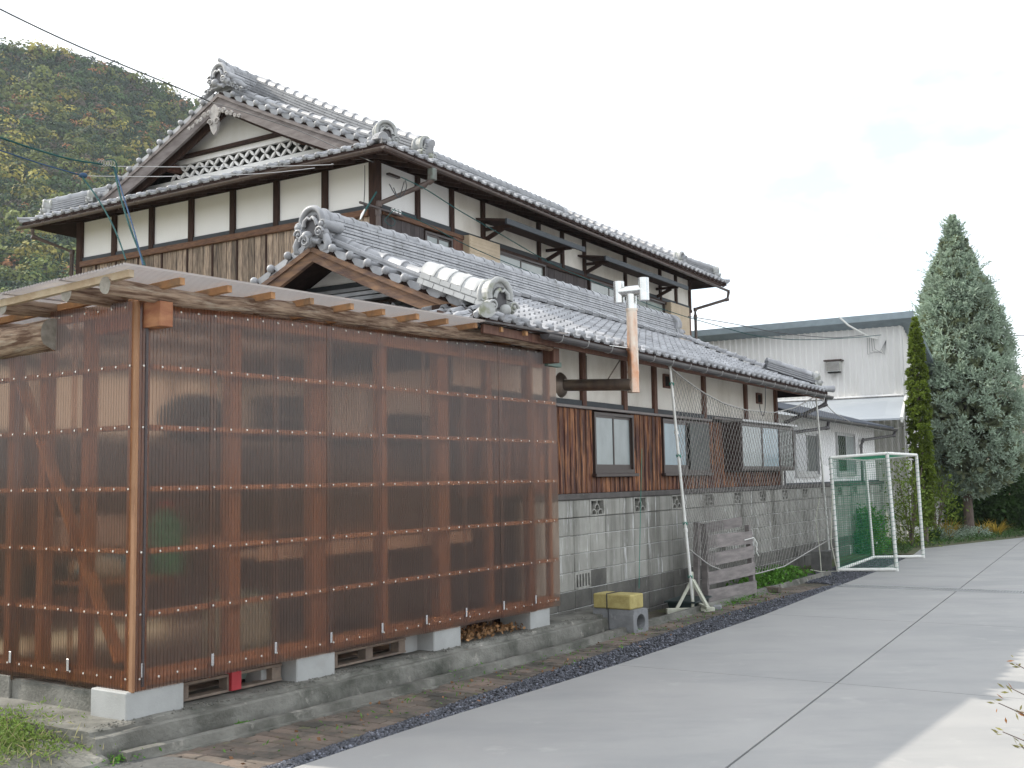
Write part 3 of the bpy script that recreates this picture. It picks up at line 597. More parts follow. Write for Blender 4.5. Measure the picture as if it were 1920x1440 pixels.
# roof sheets, corrugation runs along u (lines to the right)
def roofz(u, v): return 2.990 + .020 * u - .031 * (v + .35)
for k, (va, vb_) in enumerate(((-.42, .26), (.23, .90), (.87, 1.55), (1.52, 2.2), (2.17, 3.55))):
    n = int((vb_ - va) / .032 * 5); m = MB(); V = []; F = []
    ul, ur = -.44 + random.uniform(-.01, .01), 4.75
    for i in range(n + 1):
        v = va + (vb_ - va) * i / n; dz = .008 * math.cos(2 * PI * v / .032) + .003 * (k % 2)
        for u_ in (ul, 1.5, 3.2, ur): V.append((u_, v, roofz(u_, v) + dz))
    for i in range(n):
        for j in range(3): F.append((i * 4 + j, i * 4 + j + 1, (i + 1) * 4 + j + 1, (i + 1) * 4 + j))
    m.add(V, F, True).build('roof_sheet', POLYR, shed, smooth=True)
# back wall boards; translucent band above added to show light through the front
z0 = .3
for i in range(28):
    x = .12 + i * .18; MB().box(x, x + .174, 3.32, 3.34, z0, 2.15 + random.uniform(-.01, .01)).build('back_board', INB, shed)
for c in (.1, 1.4, 2.8, 4.2): bar('post', c, c + .09, 3.24, 3.32, .2, 2.8)
bar('header', .1, 5.0, 3.25, 3.33, 2.75, 2.84, DKWOOD)
for i in range(5): MB().add([(.12 + i * .9, 3.31, 2.16), (1.0 + i * .9, 3.31, 2.16), (1.0 + i * .9, 3.31, 2.745), (.12 + i * .9, 3.31, 2.745)], [(0, 1, 2, 3)]).build('added_light_band', POLYB, shed)
# inner shelf
bar('shelf', .25, 4.3, 1.05, 1.5, 1.155, 1.205, RAFT); bar('shelf', 1.3, 4.0, .28, .32, 1.06, 1.17, PLYW); bar('shelf', 1.3, 4.0, .32, .75, 1.085, 1.12, PLYW); bar('shelf', .9, 4.9, .55, 1.0, 2.005, 2.035, DKWOOD)
for c in (.35, 1.5, 2.75, 3.95): bar('shelf_leg', c, c + .07, 1.0, 1.07, .25, 1.175)
MB().box(.0, 5.1, .4, 3.35, .174, .186).build('floor_board', PALET, shed)

# ---- things kept in the store
def sthing(n, l, c, u, v, z, rz=0, g=None): return thing(n, l, c, FS.w(u, v, z), FS.rz + rz, g)
def pallet(u, v, z, rz, lab, w=1.15, d=.95):
    t = sthing('pallet', lab, 'pallet', u, v, z, rz)
    for i in range(6): MB().cbox(0, w, i * d / 5.6, i * d / 5.6 + .1, .105, .125, .002).build('deck_board', PALET, t)
    for y in (0, d / 2 - .05, d - .1): MB().cbox(0, w, y, y + .09, 0, .018, .002).build('bottom_board', PALET, t)
    for x in (0, w / 2 - .05, w - .1):
        for y in (0, d / 2 - .05, d - .1): MB().cbox(x, x + .09, y, y + .09, .018, .105, .003).build('block', PALET, t)
    return t
pallet(.42, .10, .187, 0, 'grey wooden pallet under the shed floor beside the corner pier', .95)
pallet(1.88, .10, .187, .02, 'grey wooden pallet under the middle of the brown shed', .95)
pallet(3.5, .35, .187, 0, 'grey wooden pallet behind dry leaves under the shed right end', .95)
o = MB().cbox(.86, .95, .07, .16, .195, .33, .003).build('prop_block', REDP); o.location = FS.w(0, 0); o.rotation_euler = (0, 0, FS.rz); tagit(o, 'short red prop block under the shed sheet near the first pier', 'block')
def tray_stack(u, v, z, n, w, lab, h=.042):
    t = sthing('tray_stack', lab, 'tray stack', u, v, z, random.uniform(-.1, .1))
    for i in range(n):
        a = random.uniform(-.02, .02); m = MB().cbox(-w / 2 + a, w / 2 + a, -.17, .17, i * h, i * h + h * .55, .004); m.cbox(-w / 2 - .015 + a, w / 2 + .015 + a, -.185, .185, i * h + h * .55, i * h + h * .72, .003); m.build('tray', MESHTR if i % 3 else mat('grey_tray', (.16, .16, .15), rough=.6), t)
tray_stack(1.98, .78, 2.036, 8, .42, 'tall stack of black trays on the high shelf behind sheet')
tray_stack(3.55, .78, 2.036, 6, .40, 'lower stack of black trays on the high shelf further right')
tray_stack(4.3, .78, 2.036, 7, .38, 'rightmost stack of black trays on the high shelf')
tray_stack(2.0, .55, 1.121, 3, .38, 'short pile of dark trays lying on the low tan shelf')
t = sthing('tarpaulin_bundle', 'dark rounded tarpaulin bundle on the high shelf behind the front sheets', 'bundle', 1.1, .8, 2.036)
m = MB(); m.sphere((0, 0, .12), .24, 20, 12, (1.35, .8, .8)); b_ = m.build('cover', mat('dark_tarp', (.03, .04, .045), rough=.6), t); MB().tube([(-.1, -.2, .05), (-.1, -.12, .28), (-.1, .1, .28)], .008, 6).build('rope', GREYNET, t)
t = sthing('cardboard_box', 'pale cardboard box on the wooden shelf near the shed corner', 'box', .45, 1.15, 1.206)
MB().cbox(-.28, .28, -.16, .16, 0, .2, .006).build('carton', mat('pale_carton', (.55, .48, .44), rough=.85), t); MB().cbox(-.30, .30, -.17, .17, .2, .215, .003).build('lid', mat('pale_lid', (.6, .52, .48), rough=.85), t)
t = sthing('feed_bag', 'printed blue and white feed bag lying below the cardboard box', 'bag', .5, 1.0, .98)
MB().sphere((0, 0, .09), .26, 16, 10, (1.1, .6, .4)).build('sack', mat('blue_white_sack', (.5, .55, .5), (.05, .25, .4), rough=.6, scale=5, lo=.5, hi=.55), t); MB().cbox(-.22, .22, -.012, .012, .07, .10, .003).build('seam', GREYNET, t)
bar('shelf', .2, 1.0, .85, 1.25, .955, .978, RAFT)
t = sthing('green_tank', 'dull green plastic can standing on the shelf behind the second sheet', 'can', .95, .95, .98)
m = MB(); m.tube([(0, 0, 0), (0, 0, .38), (0, 0, .46), (0, 0, .50)], [.13, .13, .05, .045], 16); m.build('body', mat('green_plastic', (.02, .28, .15), rough=.5), t); MB().tube([(0, 0, .50), (0, 0, .54)], .055, 12).build('cap', REDP, t)
t = sthing('plastic_drum', 'pale green plastic drum standing on the shed floor behind sheets', 'drum', 1.32, .55, .20)
m = MB(); m.tube([(0, 0, 0), (0, 0, .04), (0, 0, .25), (0, 0, .28), (0, 0, .31), (0, 0, .55), (0, 0, .6)], [.24, .26, .26, .27, .26, .26, .22], 20); m.build('body', mat('pale_drum', (.34, .42, .36), rough=.5), t); MB().tube([(0, 0, .6), (0, 0, .63)], .2, 18).build('lid', mat('drum_lid', (.2, .3, .26), rough=.5), t)
t = sthing('black_crate', 'black slatted crate on the shelf seen through the left side sheets', 'crate', .45, 1.7, .86)
m = MB()
for z in (0, .07, .14): m.box(-.25, .25, -.18, -.165, z, z + .05); m.box(-.25, .25, .165, .18, z, z + .05); m.box(-.25, -.235, -.18, .18, z, z + .05); m.box(.235, .25, -.18, .18, z, z + .05)
m.build('slats', MESHTR, t); MB().box(-.25, .25, -.18, .18, -.01, -.002).build('base', MESHTR, t)
bar('shelf', .1, .75, 1.2, 2.1, .82, .848, RAFT)
# leaf litter under right end
n = 500; C = np.c_[RNG.uniform(3.5, 4.5, n), RNG.uniform(.0, .5, n), .19 + RNG.uniform(0, .06, n)]; C = np.array([tuple(FS.w(*c)) for c in C])
o = cloud('leaf_litter', mat('brown_leaf_litter', (.36, .20, .09), (.20, .11, .05), rough=.9, scale=9, attr='tint'), C, RNG.normal(size=(n, 3)), .05, .03, RNG.uniform(.5, 1.3, (n, 1)) * np.ones((1, 3))); o['kind'] = 'stuff'
# ================================================================== ROOF KIT
TW, TE = .228, .205     # tile width, exposure (plan)
def tile_mesh(name, w=TW, L=.24, pend=False, m=TILE):
    mb = MB(); X = [0, .12, .25, .38, .52, .66, .74, .81, .88, .95, 1.0]
    def pz(t): return -.024 * math.sin(PI * t / .70) if t < .70 else .036 * math.sin(PI * (t - .70) / .30)
    y0 = [(.03 if t > .72 else 0) for t in X]
    A = [(t * w, y, pz(t) + .030) for t, y in zip(X, y0)]; B_ = [(t * w, L, pz(t) + .002) for t in X]; C = [(t * w, y, pz(t) + .030 - .022) for t, y in zip(X, y0)]
    n = len(X); mb.add(A + B_, [(i, i + 1, n + i + 1, n + i) for i in range(n - 1)], True)
    if pend:
        # crescent pendant under the valley and round knob on the roll
        P = [(t * w, -.004, pz(t) + .034) for t in X[:6]]; Q = [(t * w * .9 + .008, -.004, .0 - .055 * math.sin(PI * min(1, t / .70)) ** .6) for t in X[:6]]
        mb.add(P + Q, [(i, 6 + i, 7 + i, i + 1) for i in range(5)]); 
        P2 = [(x, .018, z) for x, y, z in P]; Q2 = [(x, .018, z) for x, y, z in Q]
        mb.add(Q + Q2, [(i, 6 + i, 7 + i, i + 1) for i in range(5)]); mb.add(P + P2, [(i, i + 1, 7 + i, 6 + i) for i in range(5)])
        mb.tube([(.85 * w, -.022, .030), (.85 * w, -.010, .030), (.85 * w, .05, .034)], [.026, .037, .037], 10)
    else: mb.add(A + C, [(i, n + i, n + i + 1, i + 1) for i in range(n - 1)])
    me = mb.mesh(name); me.materials.append(m); return me
T_FIELD = tile_mesh('roof_tile'); T_EAVE = tile_mesh('eave_tile', pend=True)

class Slope:
    def __init__(s, o, ex, ey, zf): s.o = Vector((*o, 0)); s.ex = Vector((*ex, 0)); s.ey = Vector((*ey, 0)); s.zf = zf
    def P(s, a, d, h=0): p = s.o + s.ex * a + s.ey * d; p.z = s.zf(d) + h; return p
    def M(s, a, d, jit=0):
        dz = (s.zf(d + .2) - s.zf(d)) / .2; y = (s.ey + Vector((0, 0, dz))).normalized(); z = s.ex.cross(y).normalized(); p = s.P(a, d, .0)
        m = Matrix((s.ex, y, z)).transposed().to_4x4(); m.translation = p
        if jit: m = m @ Matrix.Rotation(random.gauss(0, jit), 4, 'Z') @ Matrix.Rotation(random.gauss(0, jit), 4, 'X')
        return m

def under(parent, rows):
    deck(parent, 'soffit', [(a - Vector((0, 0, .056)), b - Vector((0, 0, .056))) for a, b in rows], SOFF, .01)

def lay_tiles(roof, sl, a0, a1, dmax, inside, single, restname, eave=True, rows=None):
    """single: max number of individual tiles; the rest joined"""
    n = int(round((a1 - a0) / TW)); cand = []
    for j in range(0, int(dmax / TE)):
        for i in range(n):
            a, d = a0 + i * TW, j * TE
            if inside(a + TW / 2, d + TE / 2): cand.append((j, a, d))
    rest = MB(); cnt = 0
    for j, a, d in cand:
        M_ = sl.M(a, d, .008)
        if j == 0 and eave: link('eave_tile', T_EAVE, roof, mtx=M_); continue
        if cnt < single: link('roof_tile', T_FIELD, roof, mtx=M_); cnt += 1
        else:
            v_ = [M_ @ Vector(v.co) for v in T_FIELD.vertices]; rest.add(v_, [tuple(p.vertices) for p in T_FIELD.polygons], True)
    if rest.v: o = rest.build(restname, TILE, roof, smooth=False); o['kind'] = 'stuff'; o.data.polygons.foreach_set('use_smooth', [True] * len(o.data.polygons))

def deck(parent, name, rows, m, th=.05):
    """rows: list of (left3d, right3d) stacked"""
    mb = MB(); V = []
    for a, b in rows: V += [a, b]
    n = len(rows); F = [(2 * i, 2 * i + 1, 2 * i + 3, 2 * i + 2) for i in range(n - 1)]; mb.add(V, F)
    V2 = [Vector(v) - Vector((0, 0, th)) for v in V]; mb.add(V2, [f[::-1] for f in F])
    loop = [2 * i for i in range(n)] + [2 * i + 1 for i in reversed(range(n))]
    mb.add(V + V2, [(loop[k], loop[k] + 2 * n, loop[(k + 1) % len(loop)] + 2 * n, loop[(k + 1) % len(loop)]) for k in range(len(loop))])
    return mb.build(name, m, parent)

def ridge_stack(roof, path, n, w=.2, ch=.036, plen=.30, cap=.075, cstep=.24, caps=True, m=TILE, taper=.012, mossy=False, capname='ridge_cap', ring=1.10):
    """courses of flat noshi tiles with half-round caps, path from top/near end to far"""
    path = [Vector(p) for p in path]; seg = [(a, b, (b - a).length) for a, b in zip(path, path[1:])]; L_ = sum(s[2] for s in seg)
    def pt(s):
        for a, b, l in seg:
            if s <= l + 1e-6: return a + (b - a) * (s / l)
            s -= l
        return path[-1]
    mb = MB()
    d0 = (path[-1] - path[0]).normalized(); side = d0.cross(Vector((0, 0, 1))).normalized(); up = side.cross(d0)
    for c in range(n):
        s = -plen * (.5 if c % 2 else 0); ww = w - taper * c + random.uniform(-.002, .002)
        while s < L_:
            a, b = max(0, s + .003), min(L_, s + plen - .003)
            if b - a > .04: mb.beam(pt(a) + up * (c * ch + ch / 2), pt(b) + up * (c * ch + ch / 2), ww + random.uniform(-.003, .003) + (.012 if c % 2 else 0), ch - .011)
            s += plen
    mb.beam(pt(0) + up * (n * ch / 2), pt(L_) + up * (n * ch / 2), w - taper * n - .02, n * ch)
    o = mb.build('noshi_tiles', m, roof); o['kind'] = 'stuff'
    if caps:
        r = cap; k = int(L_ / cstep); base = MB().half([(0, 0, 0), (0, .04, .004), (0, .045, 0), (0, cstep + .01, 0)], [r * ring, r * ring, r, r * .96], 8); me = base.mesh('ridge_cap'); me.materials.append(m)
        for i in range(k):
            p = pt(i * L_ / k) + up * (n * ch - .004); q = pt((i + 1) * L_ / k) + up * (n * ch - .004); y = (q - p).normalized(); x = y.cross(Vector((0, 0, 1))).normalized(); z = x.cross(y)
            M_ = Matrix((x, y, z)).transposed().to_4x4() @ Matrix.Diagonal((1, (L_ / k) / cstep, 1, 1)); M_.translation = p; link(capname, me, roof, mtx=M_)
    return up

def oni(roof, p, f, s=1.0, m=TILE, top_cyl=True, tall=False, side=False):
    """ornamental ridge end tile at p facing horizontal dir f: deep arched hood, recessed face, scrolls at the feet"""
    f = Vector(f).normalized(); r = f.cross(Vector((0, 0, 1))).normalized(); z = Vector((0, 0, 1)); p = Vector(p)
    W = lambda a, b, c: p + r * a * s + z * b * s + f * c * s
    mb = MB()
    arch = [(math.cos(t) * .145, .17 + math.sin(t) * .15) for t in np.linspace(-.5, PI + .5, 15)]
    mb.prism([(a * s, b * s) for a, b in arch], p - f * .16 * s, r, z, f, .15 * s)
    out = [(.135 * math.cos(t), .17 + .14 * math.sin(t)) for t in np.linspace(-.35, PI + .35, 14)]; mb.tube([W(a, b, .0) for a, b in out], .030 * s, 9)
    mb.tube([W(a * 1.02, b * 1.0, -.13) for a, b in out], .026 * s, 8)
    mb.prism([(a * s, b * s) for a, b in ((-.17, -.03), (-.12, .12), (.12, .12), (.17, -.03))], p - f * .12 * s, r, z, f, .12 * s)
    for sg in (-1, 1):
        mb.sphere(W(sg * .13, .05, -.01), .062 * s, 14, 8, (1, 1, 1)); mb.spiral(W(sg * .13, .05, .05), r * sg, z, .055 * s, 1.5, .014 * s, 18); mb.sphere(W(sg * .13, .05, .055), .018 * s, 8, 5)
        mb.tube([W(sg * .085, .13, .02), W(sg * .07, .18, .03), W(sg * .03, .21, .03), W(0, .19, .03)], [.022 * s, .02 * s, .018 * s, .012 * s], 7)
    mb.build('ridge_end_tile', m, roof)
    MB().prism([(-.075 * s, .03 * s), (.075 * s, .03 * s), (.085 * s, .15 * s), (.05 * s, .24 * s), (-.05 * s, .24 * s), (-.085 * s, .15 * s)], p - f * .005 * s, r, z, f, .008 * s).build('hollow_face', GUTD, roof)
    c = MB(); c.sphere(W(0, .015, .07), .055 * s, 14, 9); c.tube([W(0, .015, .06), W(-.06, -.03, .05), W(-.13, -.045, .04)], [.03 * s, .026 * s, .03 * s], 8); c.build('front_knob', m, roof)
    if side:
        for sg in (-1, 1):
            c = MB(); c.tube([W(sg * .15, .13, -.24), W(sg * .15, .13, .03)], .052 * s, 14); c.sphere(W(sg * .15, .13, .035), .028 * s, 10, 6); c.spiral(W(sg * .15, .13, .03), r * sg, z, .046 * s, 1.1, .008 * s, 16); c.build('side_cylinder', m, roof)
            c = MB(); c.tube([W(sg * .17, .02, .0), W(sg * .20, -.05, .0), W(sg * .19, -.11, .0), W(sg * .15, -.12, .0)], [.035 * s, .04 * s, .035 * s, .02 * s], 8); c.build('leaf_scroll', m, roof)
    if top_cyl and tall:
        for sg in (-1, 1):
            c = MB(); c.tube([W(sg * .16, .12, -.3), W(sg * .16, .12, .02)], .05 * s, 12); c.spiral(W(sg * .16, .12, .03), r * sg, z, .045 * s, 1.2, .01 * s, 16); c.build('side_cylinder', m, roof)
            c = MB()
            for k in range(4): c.spiral(W(sg * (.19 + .075 * k), -.0 - .045 * k, -.02), r * sg, z, (.05 - .005 * k) * s, 1.3, .016 * s, 14, 1 if k % 2 else -1)
            c.tube([W(sg * .17, .06, -.1), W(sg * .3, .0, -.12), W(sg * .42, -.08, -.12)], [.05 * s, .05 * s, .03 * s], 8); c.build('leaf_scroll', m, roof)
        c = MB(); c.tube([W(0, .30, -.16), W(0, .36, -.06), W(0, .38, .0), W(0, .40, .01)], [.05 * s, .045 * s, .03 * s, .012 * s], 10); c.build('top_finial', m, roof)

def verge(roof, U, sl, d0, d1, out, rows=1):
    """verge at plan coordinate a=U of slope sl; out = -1/+1 direction along ex pointing outward"""
    n = int((d1 - d0) / .232); e = (d1 - d0) / n
    for i in range(n):
        d = d0 + e * i; A = sl.P(U, d + e * .12, .045)
        o_ = sl.ex * out
        mb = MB(); mb.tube([A - o_ * .20, A - o_ * .0, A + o_ * .01], [.026, .026, .030], 9); c = A + o_ * .03; mb.sphere(c, .045, 12, 8)
        mb.build('verge_knob', TILE, roof)
        # flap, a curved tongue hanging outside the verge
        P0 = sl.P(U, d + e * .22, .05) + o_ * .015; P1 = sl.P(U, d + e * 1.06, .035) + o_ * .015; mb = MB(); pts_ = [P0 + (P1 - P0) * t for t in (0, .2, .4, .6, .8, 1)]
        low = [p - Vector((0, 0, .012 + .085 * math.sin(PI * min(1, t * .95)) ** .8)) for p, t in zip(pts_, (0, .2, .4, .6, .8, 1))]
        for off, rv in ((0, False), (.016, True)):
            V = [p - o_ * off for p in pts_ + low]; F = [(k, k + 1, 7 + k, 6 + k) for k in range(5)]; mb.add(V, [f[::-1] for f in F] if (out > 0) ^ rv else F)
        V = [p for p in low] + [p - o_ * .016 for p in low]; mb.add(V, [(k, k + 1, 7 + k, 6 + k) for k in range(5)])
        V = pts_ + [p - o_ * .2 for p in pts_]; mb.add(V, [(k, k + 1, 7 + k, 6 + k) for k in range(5)])
        mb.build('verge_flap', TILE, roof)
    # noshi strip and cap row
    P = [sl.P(U - out * .16, d0 + (d1 - d0) * t, .12) for t in np.linspace(0, 1, 9)]
    mb = MB()
    for a, b in zip(P, P[1:]): mb.beam(a + (b - a) * .012, b, .10, .03)
    for a, b in zip(P, P[1:]): mb.beam(a - Vector((0, 0, .028)), b - Vector((0, 0, .028)), .07, .03)
    mb.build('verge_strip', TILE, roof)
    ncap = int((d1 - d0) / .225); Pc = [sl.P(U - out * .245, d0 + (d1 - d0) * t, .11) for t in np.linspace(0, 1, ncap + 1)]
    for a, b in zip(Pc, Pc[1:]):
        mb = MB(); L_ = (b - a).length; mb.half([a, a + (b - a) * .16, a + (b - a) * .17, b], [.088, .086, .072, .070], 8); mb.build('verge_cap', TILE, roof)

def barge(parent, sl, U, d0, d1, out, m, hgt=.30, th=.06, drop=.05, name='bargeboard'):
    P = [sl.P(U, d, -drop + 0) for d in np.linspace(d0, d1, 10)]; mb = MB(); o_ = sl.ex * out
    V = []
    for i, p in enumerate(P):
        h = hgt * (1 + .12 * math.sin(PI * i / 9)) ; V += [p, p - Vector((0, 0, h)), p + o_ * th, p - Vector((0, 0, h)) + o_ * th]
    F = []
    for i in range(9):
        a = 4 * i; b = a + 4; F += [(a, a + 1, b + 1, b), (a + 2, b + 2, b + 3, a + 3), (a, b, b + 2, a + 2), (a + 1, a + 3, b + 3, b + 1)]
    mb.add(V, F); mb.add(V[:4], [(0, 2, 3, 1)]); mb.add(V[-4:], [(0, 1, 3, 2)])
    o = mb.build(name, m, parent)
    mb = MB()
    for p, q in zip(P, P[1:]): mb.beam(p - Vector((0, 0, .035)) + o_ * (th + .012), q - Vector((0, 0, .035)) + o_ * (th + .012), .03, .05)
    mb.build('bargeboard_moulding', m, o); return o

def gutter(parent, a, b, r, m, hooks=.9):
    a, b = Vector(a), Vector(b); d = (b - a).normalized(); sd = d.cross(Vector((0, 0, 1))).normalized(); n = 8; V = []
    for p in (a, b):
        for rr in (r, r * .9):
            for k in range(n + 1): t = PI * k / n; V.append(p + sd * math.cos(t) * rr - Vector((0, 0, 1)) * math.sin(t) * rr)
    q = n + 1; F = []
    for k in range(n): F += [(k, k + 1, 2 * q + k + 1, 2 * q + k), (q + k, 3 * q + k, 3 * q + k + 1, q + k + 1)]
    F += [(0, 2 * q, 3 * q, q), (n, q + n, 3 * q + n, 2 * q + n)]
    mb = MB().add(V, F); mb.add([V[k] for k in range(q)], [tuple(range(q))]); mb.add([V[2 * q + k] for k in range(q)], [tuple(range(q - 1, -1, -1))])
    o = mb.build('gutter', m, parent)
    L_ = (b - a).length; k = int(L_ / hooks)
    for i in range(k):
        p = a + d * (hooks * (i + .5)); h = MB(); h.tube([p + sd * r * 1.05 + Vector((0, 0, .01)), p + sd * r * .7 - Vector((0, 0, r * .8)), p - Vector((0, 0, r * 1.05)), p - sd * r * .75 - Vector((0, 0, r * .8)), p - sd * r * 1.08 + Vector((0, 0, .015))], .006, 5); h.build('gutter_hook', ALUS if m is GUTD else m, o)
    return o
def pipe(parent, path, r, m, name='downpipe'):
    o = MB().tube(path, r, 10).build(name, m, parent); P = [Vector(p) for p in path]
    for p, q in zip(P[1:-1], P[2:]):
        d = (q - p).normalized(); c = MB().tube([p - d * .03, p + d * .05], r * 1.25, 10); c.build('pipe_collar', m, o)
    return o

# generic piece helpers in house frames
def pbox(name, parent, m, x0, x1, y0, y1, z0, z1, c=.004, **k): return MB().cbox(x0, x1, y0, y1, z0, z1, c).build(name, m, parent, **k)
def window_v(parent, u0, u1, z0, z1, v, panes, fm=ALUB, glass=PANEL, sill=True, open_=None, nm='window'):
    """window in a wall of constant v facing -v"""
    t = .032; mb = MB(); y0, y1 = v - .045, v + .03
    mb.box(u0, u1, y0, y1, z1 - t, z1); mb.box(u0, u1, y0, y1, z0, z0 + t * 1.5); mb.box(u0, u0 + t, y0, y1, z0 + t * 1.5, z1 - t); mb.box(u1 - t, u1, y0, y1, z0 + t * 1.5, z1 - t)
    w = mb.build(nm, fm, parent)
    n = len(panes); W = (u1 - u0 - 2 * t) / n
    for i, g_ in enumerate(panes):
        a = u0 + t + W * i; b = a + W; yy = v - .022 + (.018 if i % 2 else 0)
        fr = MB(); fr.box(a, b, yy - .012, yy + .006, z1 - t - .03, z1 - t); fr.box(a, b, yy - .012, yy + .006, z0 + t * 1.5, z0 + t * 1.5 + .06); fr.box(a, a + .028, yy - .012, yy + .006, z0 + t * 1.5 + .06, z1 - t - .03); fr.box(b - .028, b, yy - .012, yy + .006, z0 + t * 1.5 + .06, z1 - t - .03)
        fr.build('sash', fm, w)
        MB().box(a + .028, b - .028, yy - .004, yy, z0 + t * 1.5 + .06, z1 - t - .03).build('pane', g_, w)
    if sill: MB().cbox(u0 - .05, u1 + .05, v - .085, v - .02, z0 - .04, z0, .004).build('sill', fm, w)
    return w

# ================================================================== TWO STOREY HOUSE
H2 = thing('two_storey_house', 'large two storey house with grey tiled hip and gable roof, white upper panels', 'house', FH.w(0, 0), FH.rz)
GW = 6.4; HL = 11.42
L0, L1, V0, V1 = -.65, 12.07, -.66, 7.06
zf = lambda d: 6.09 + .395 * d + .0125 * d * d
roof = MB().box(1, 11, 1, 5.5, 6.0, 6.05).build('roof', SOFF, H2)
UG0, UG1 = .10, 11.32; HALF = (V1 - V0) / 2
SF = Slope((L0, V0), (1, 0), (0, 1), zf); SB = Slope((L1, V1), (-1, 0), (0, -1), zf)
SL = Slope((L0, V1), (0, -1), (1, 0), zf); SR = Slope((L1, V0), (0, 1), (-1, 0), zf)
sL = UG0 - L0; sR = L1 - UG1; LW = L1 - L0; VW = V1 - V0
ds = [0, .3, .6, .75, 1.0, 1.5, 2, 2.6, 3.2, HALF]
deck(roof, 'roof_deck', [(SF.P(min(d, sL), d), SF.P(LW - min(d, sR), d)) for d in ds], SOFF)
deck(roof, 'roof_deck', [(SB.P(min(d, sR), d), SB.P(LW - min(d, sL), d)) for d in ds], TILE)
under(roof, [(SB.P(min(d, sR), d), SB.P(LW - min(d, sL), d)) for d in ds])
deck(roof, 'roof_deck', [(SL.P(d, d), SL.P(VW - d, d)) for d in (0, .3, .6, .9, 1.2)], SOFF)
deck(roof, 'roof_deck', [(SR.P(d, d), SR.P(VW - d, d)) for d in (0, .3, .6, .9, 1.2)], TILE)
under(roof, [(SR.P(d, d), SR.P(VW - d, d)) for d in (0, .3, .6, .9, 1.2)])
lay_tiles(roof, SF, 0.05, LW, HALF, lambda a, d: (a > d + .05 if d < sL else a > sL + .36) and (a < LW - d if d < sR else a < LW - sR - .3), 60, 'field_tiles')
lay_tiles(roof, SL, 0.0, VW, 1.15, lambda a, d: d < a - .03 and a < VW - d - .03, 230, 'skirt_tiles')
verge(roof, sL, SF, .78, HALF - .12, -1); verge(roof, LW - sR, SF, .78, HALF - .12, 1)
SBl = Slope((L0, V1), (1, 0), (0, -1), zf)      # mirrored parametrisation for left verge of back slope
verge(roof, sL, SBl, .78, HALF - .12, -1)
# main ridge
rv = V0 + HALF; zr = zf(HALF)
ridge_stack(roof, [(UG0 + .1, rv, zr + .02), (UG1 - .1, rv, zr + .02)], 9, .30, .045, .30, .085, .22)
oni(roof, (UG0 + .0, rv, zr + .10), (-1, 0, 0), 1.1, tall=True)
oni(roof, (UG1 - .02, rv, zr + .12), (1, 0, 0), 1.1)
# descending ridges near the verges
def desc(S_, a, d_hi, d_lo, n=6, w=.22, f=(0, -1, 0), sc=1.0, cstep=.21, m=TILE):
    P = [S_.P(a, d, .09 - .16 * t) for t, d in zip(np.linspace(0, 1, 8), np.linspace(d_hi, d_lo, 8))]; ridge_stack(roof_cur, P[::-1], n, w, .040, .28, .075, cstep, m=m); oni(roof_cur, S_.P(a, d_lo - .05, .05), f, sc, TILEM, top_cyl=False)
roof_cur = roof
desc(SF, sL + .60, HALF - .15, .34, 8)
desc(SF, LW - sR - .3, HALF - .15, .7, 7)
oni(roof, SF.P(sL - .06, .50, .06), (-.55, -.8, 0), 1.0, TILEM, top_cyl=False); oni(roof, SBl.P(sL - .1, .9, .0), (-.6, .8, 0), .6, TILEM, top_cyl=False)
# corner ridges
def sumi(c0, c1, n=5, sc=.9, f=None, m=TILE):
    ridge_stack(roof_cur, [c1, c0], n, .2, .036, .26, .07, .2, m=m); oni(roof_cur, Vector(c1) + (Vector(c1) - Vector(c0)).normalized() * .04, f, sc, TILEM, top_cyl=False)
sumi((L0 + 1.55, V1 - 1.55, zf(1.55) + .05), (L0 + .28, V1 - .28, zf(.28) + .05), 5, .8, (-1, 1, 0))
sumi((L1 - .8, V0 + .8, zf(.8) + .05), (L1 - .2, V0 + .2, zf(.2) + .05), 5, .8, (1, -1, 0))
ridge_stack(roof, [(L0 + .04, V0 + .04, zf(.04) + .05), (L0 + .62, V0 + .62, zf(.62) + .05)], 1, .15, .03, .3, .06, .2)
for (x, y, fx, fy) in ((L0, V1, -1, 1), (L1, V0, 1, -1), (L0, V0, -1, -1)):
    mb = MB(); p = Vector((x, y, zf(0) + .06)); f = Vector((fx, fy, 0)).normalized(); mb.tube([p - f * .2, p - f * .05, p + f * .04, p + f * .07], [.045, .035, .03, .04], 10); mb.tube([p - f * .2 - Vector((0, 0, .05)), p + f * .04 - Vector((0, 0, .04))], [.045, .03], 8); mb.build('corner_tile', TILE, roof)
# eave timber
pbox('fascia', H2, DKWOOD, L0 + .05, L1 - .05, V0 + .03, V0 + .06, 5.99, 6.055); pbox('fascia', H2, DKWOOD, L0 + .03, L0 + .06, V0 + .05, V1 - .05, 5.99, 6.055)
for i in range(29):
    u = -.5 + i * .43; MB().beam((u, .0, 6.17), (u, V0 + .06, 6.0), .05, .06).build('eave_rafter', DKWOOD, H2)
for i in range(17):
    v = -.5 + i * .43; MB().beam((.0, v, 6.17), (L0 + .06, v, 6.0), .05, .06).build('eave_rafter', DKWOOD, H2)
gutter(H2, (L0 + .55, V0 - .06, 6.0), (L1 - .05, V0 - .06, 5.90), .038, GUTB, .75)
gutter(H2, (L0 - .06, V0 - .1, 6.01), (L0 - .06, V1, 5.99), .038, GUTB, .75)
gutter(H2, (L0 - .1, V0 - .06, 6.01), (L0 + .53, V0 - .06, 6.0), .038, GUTB, 3)
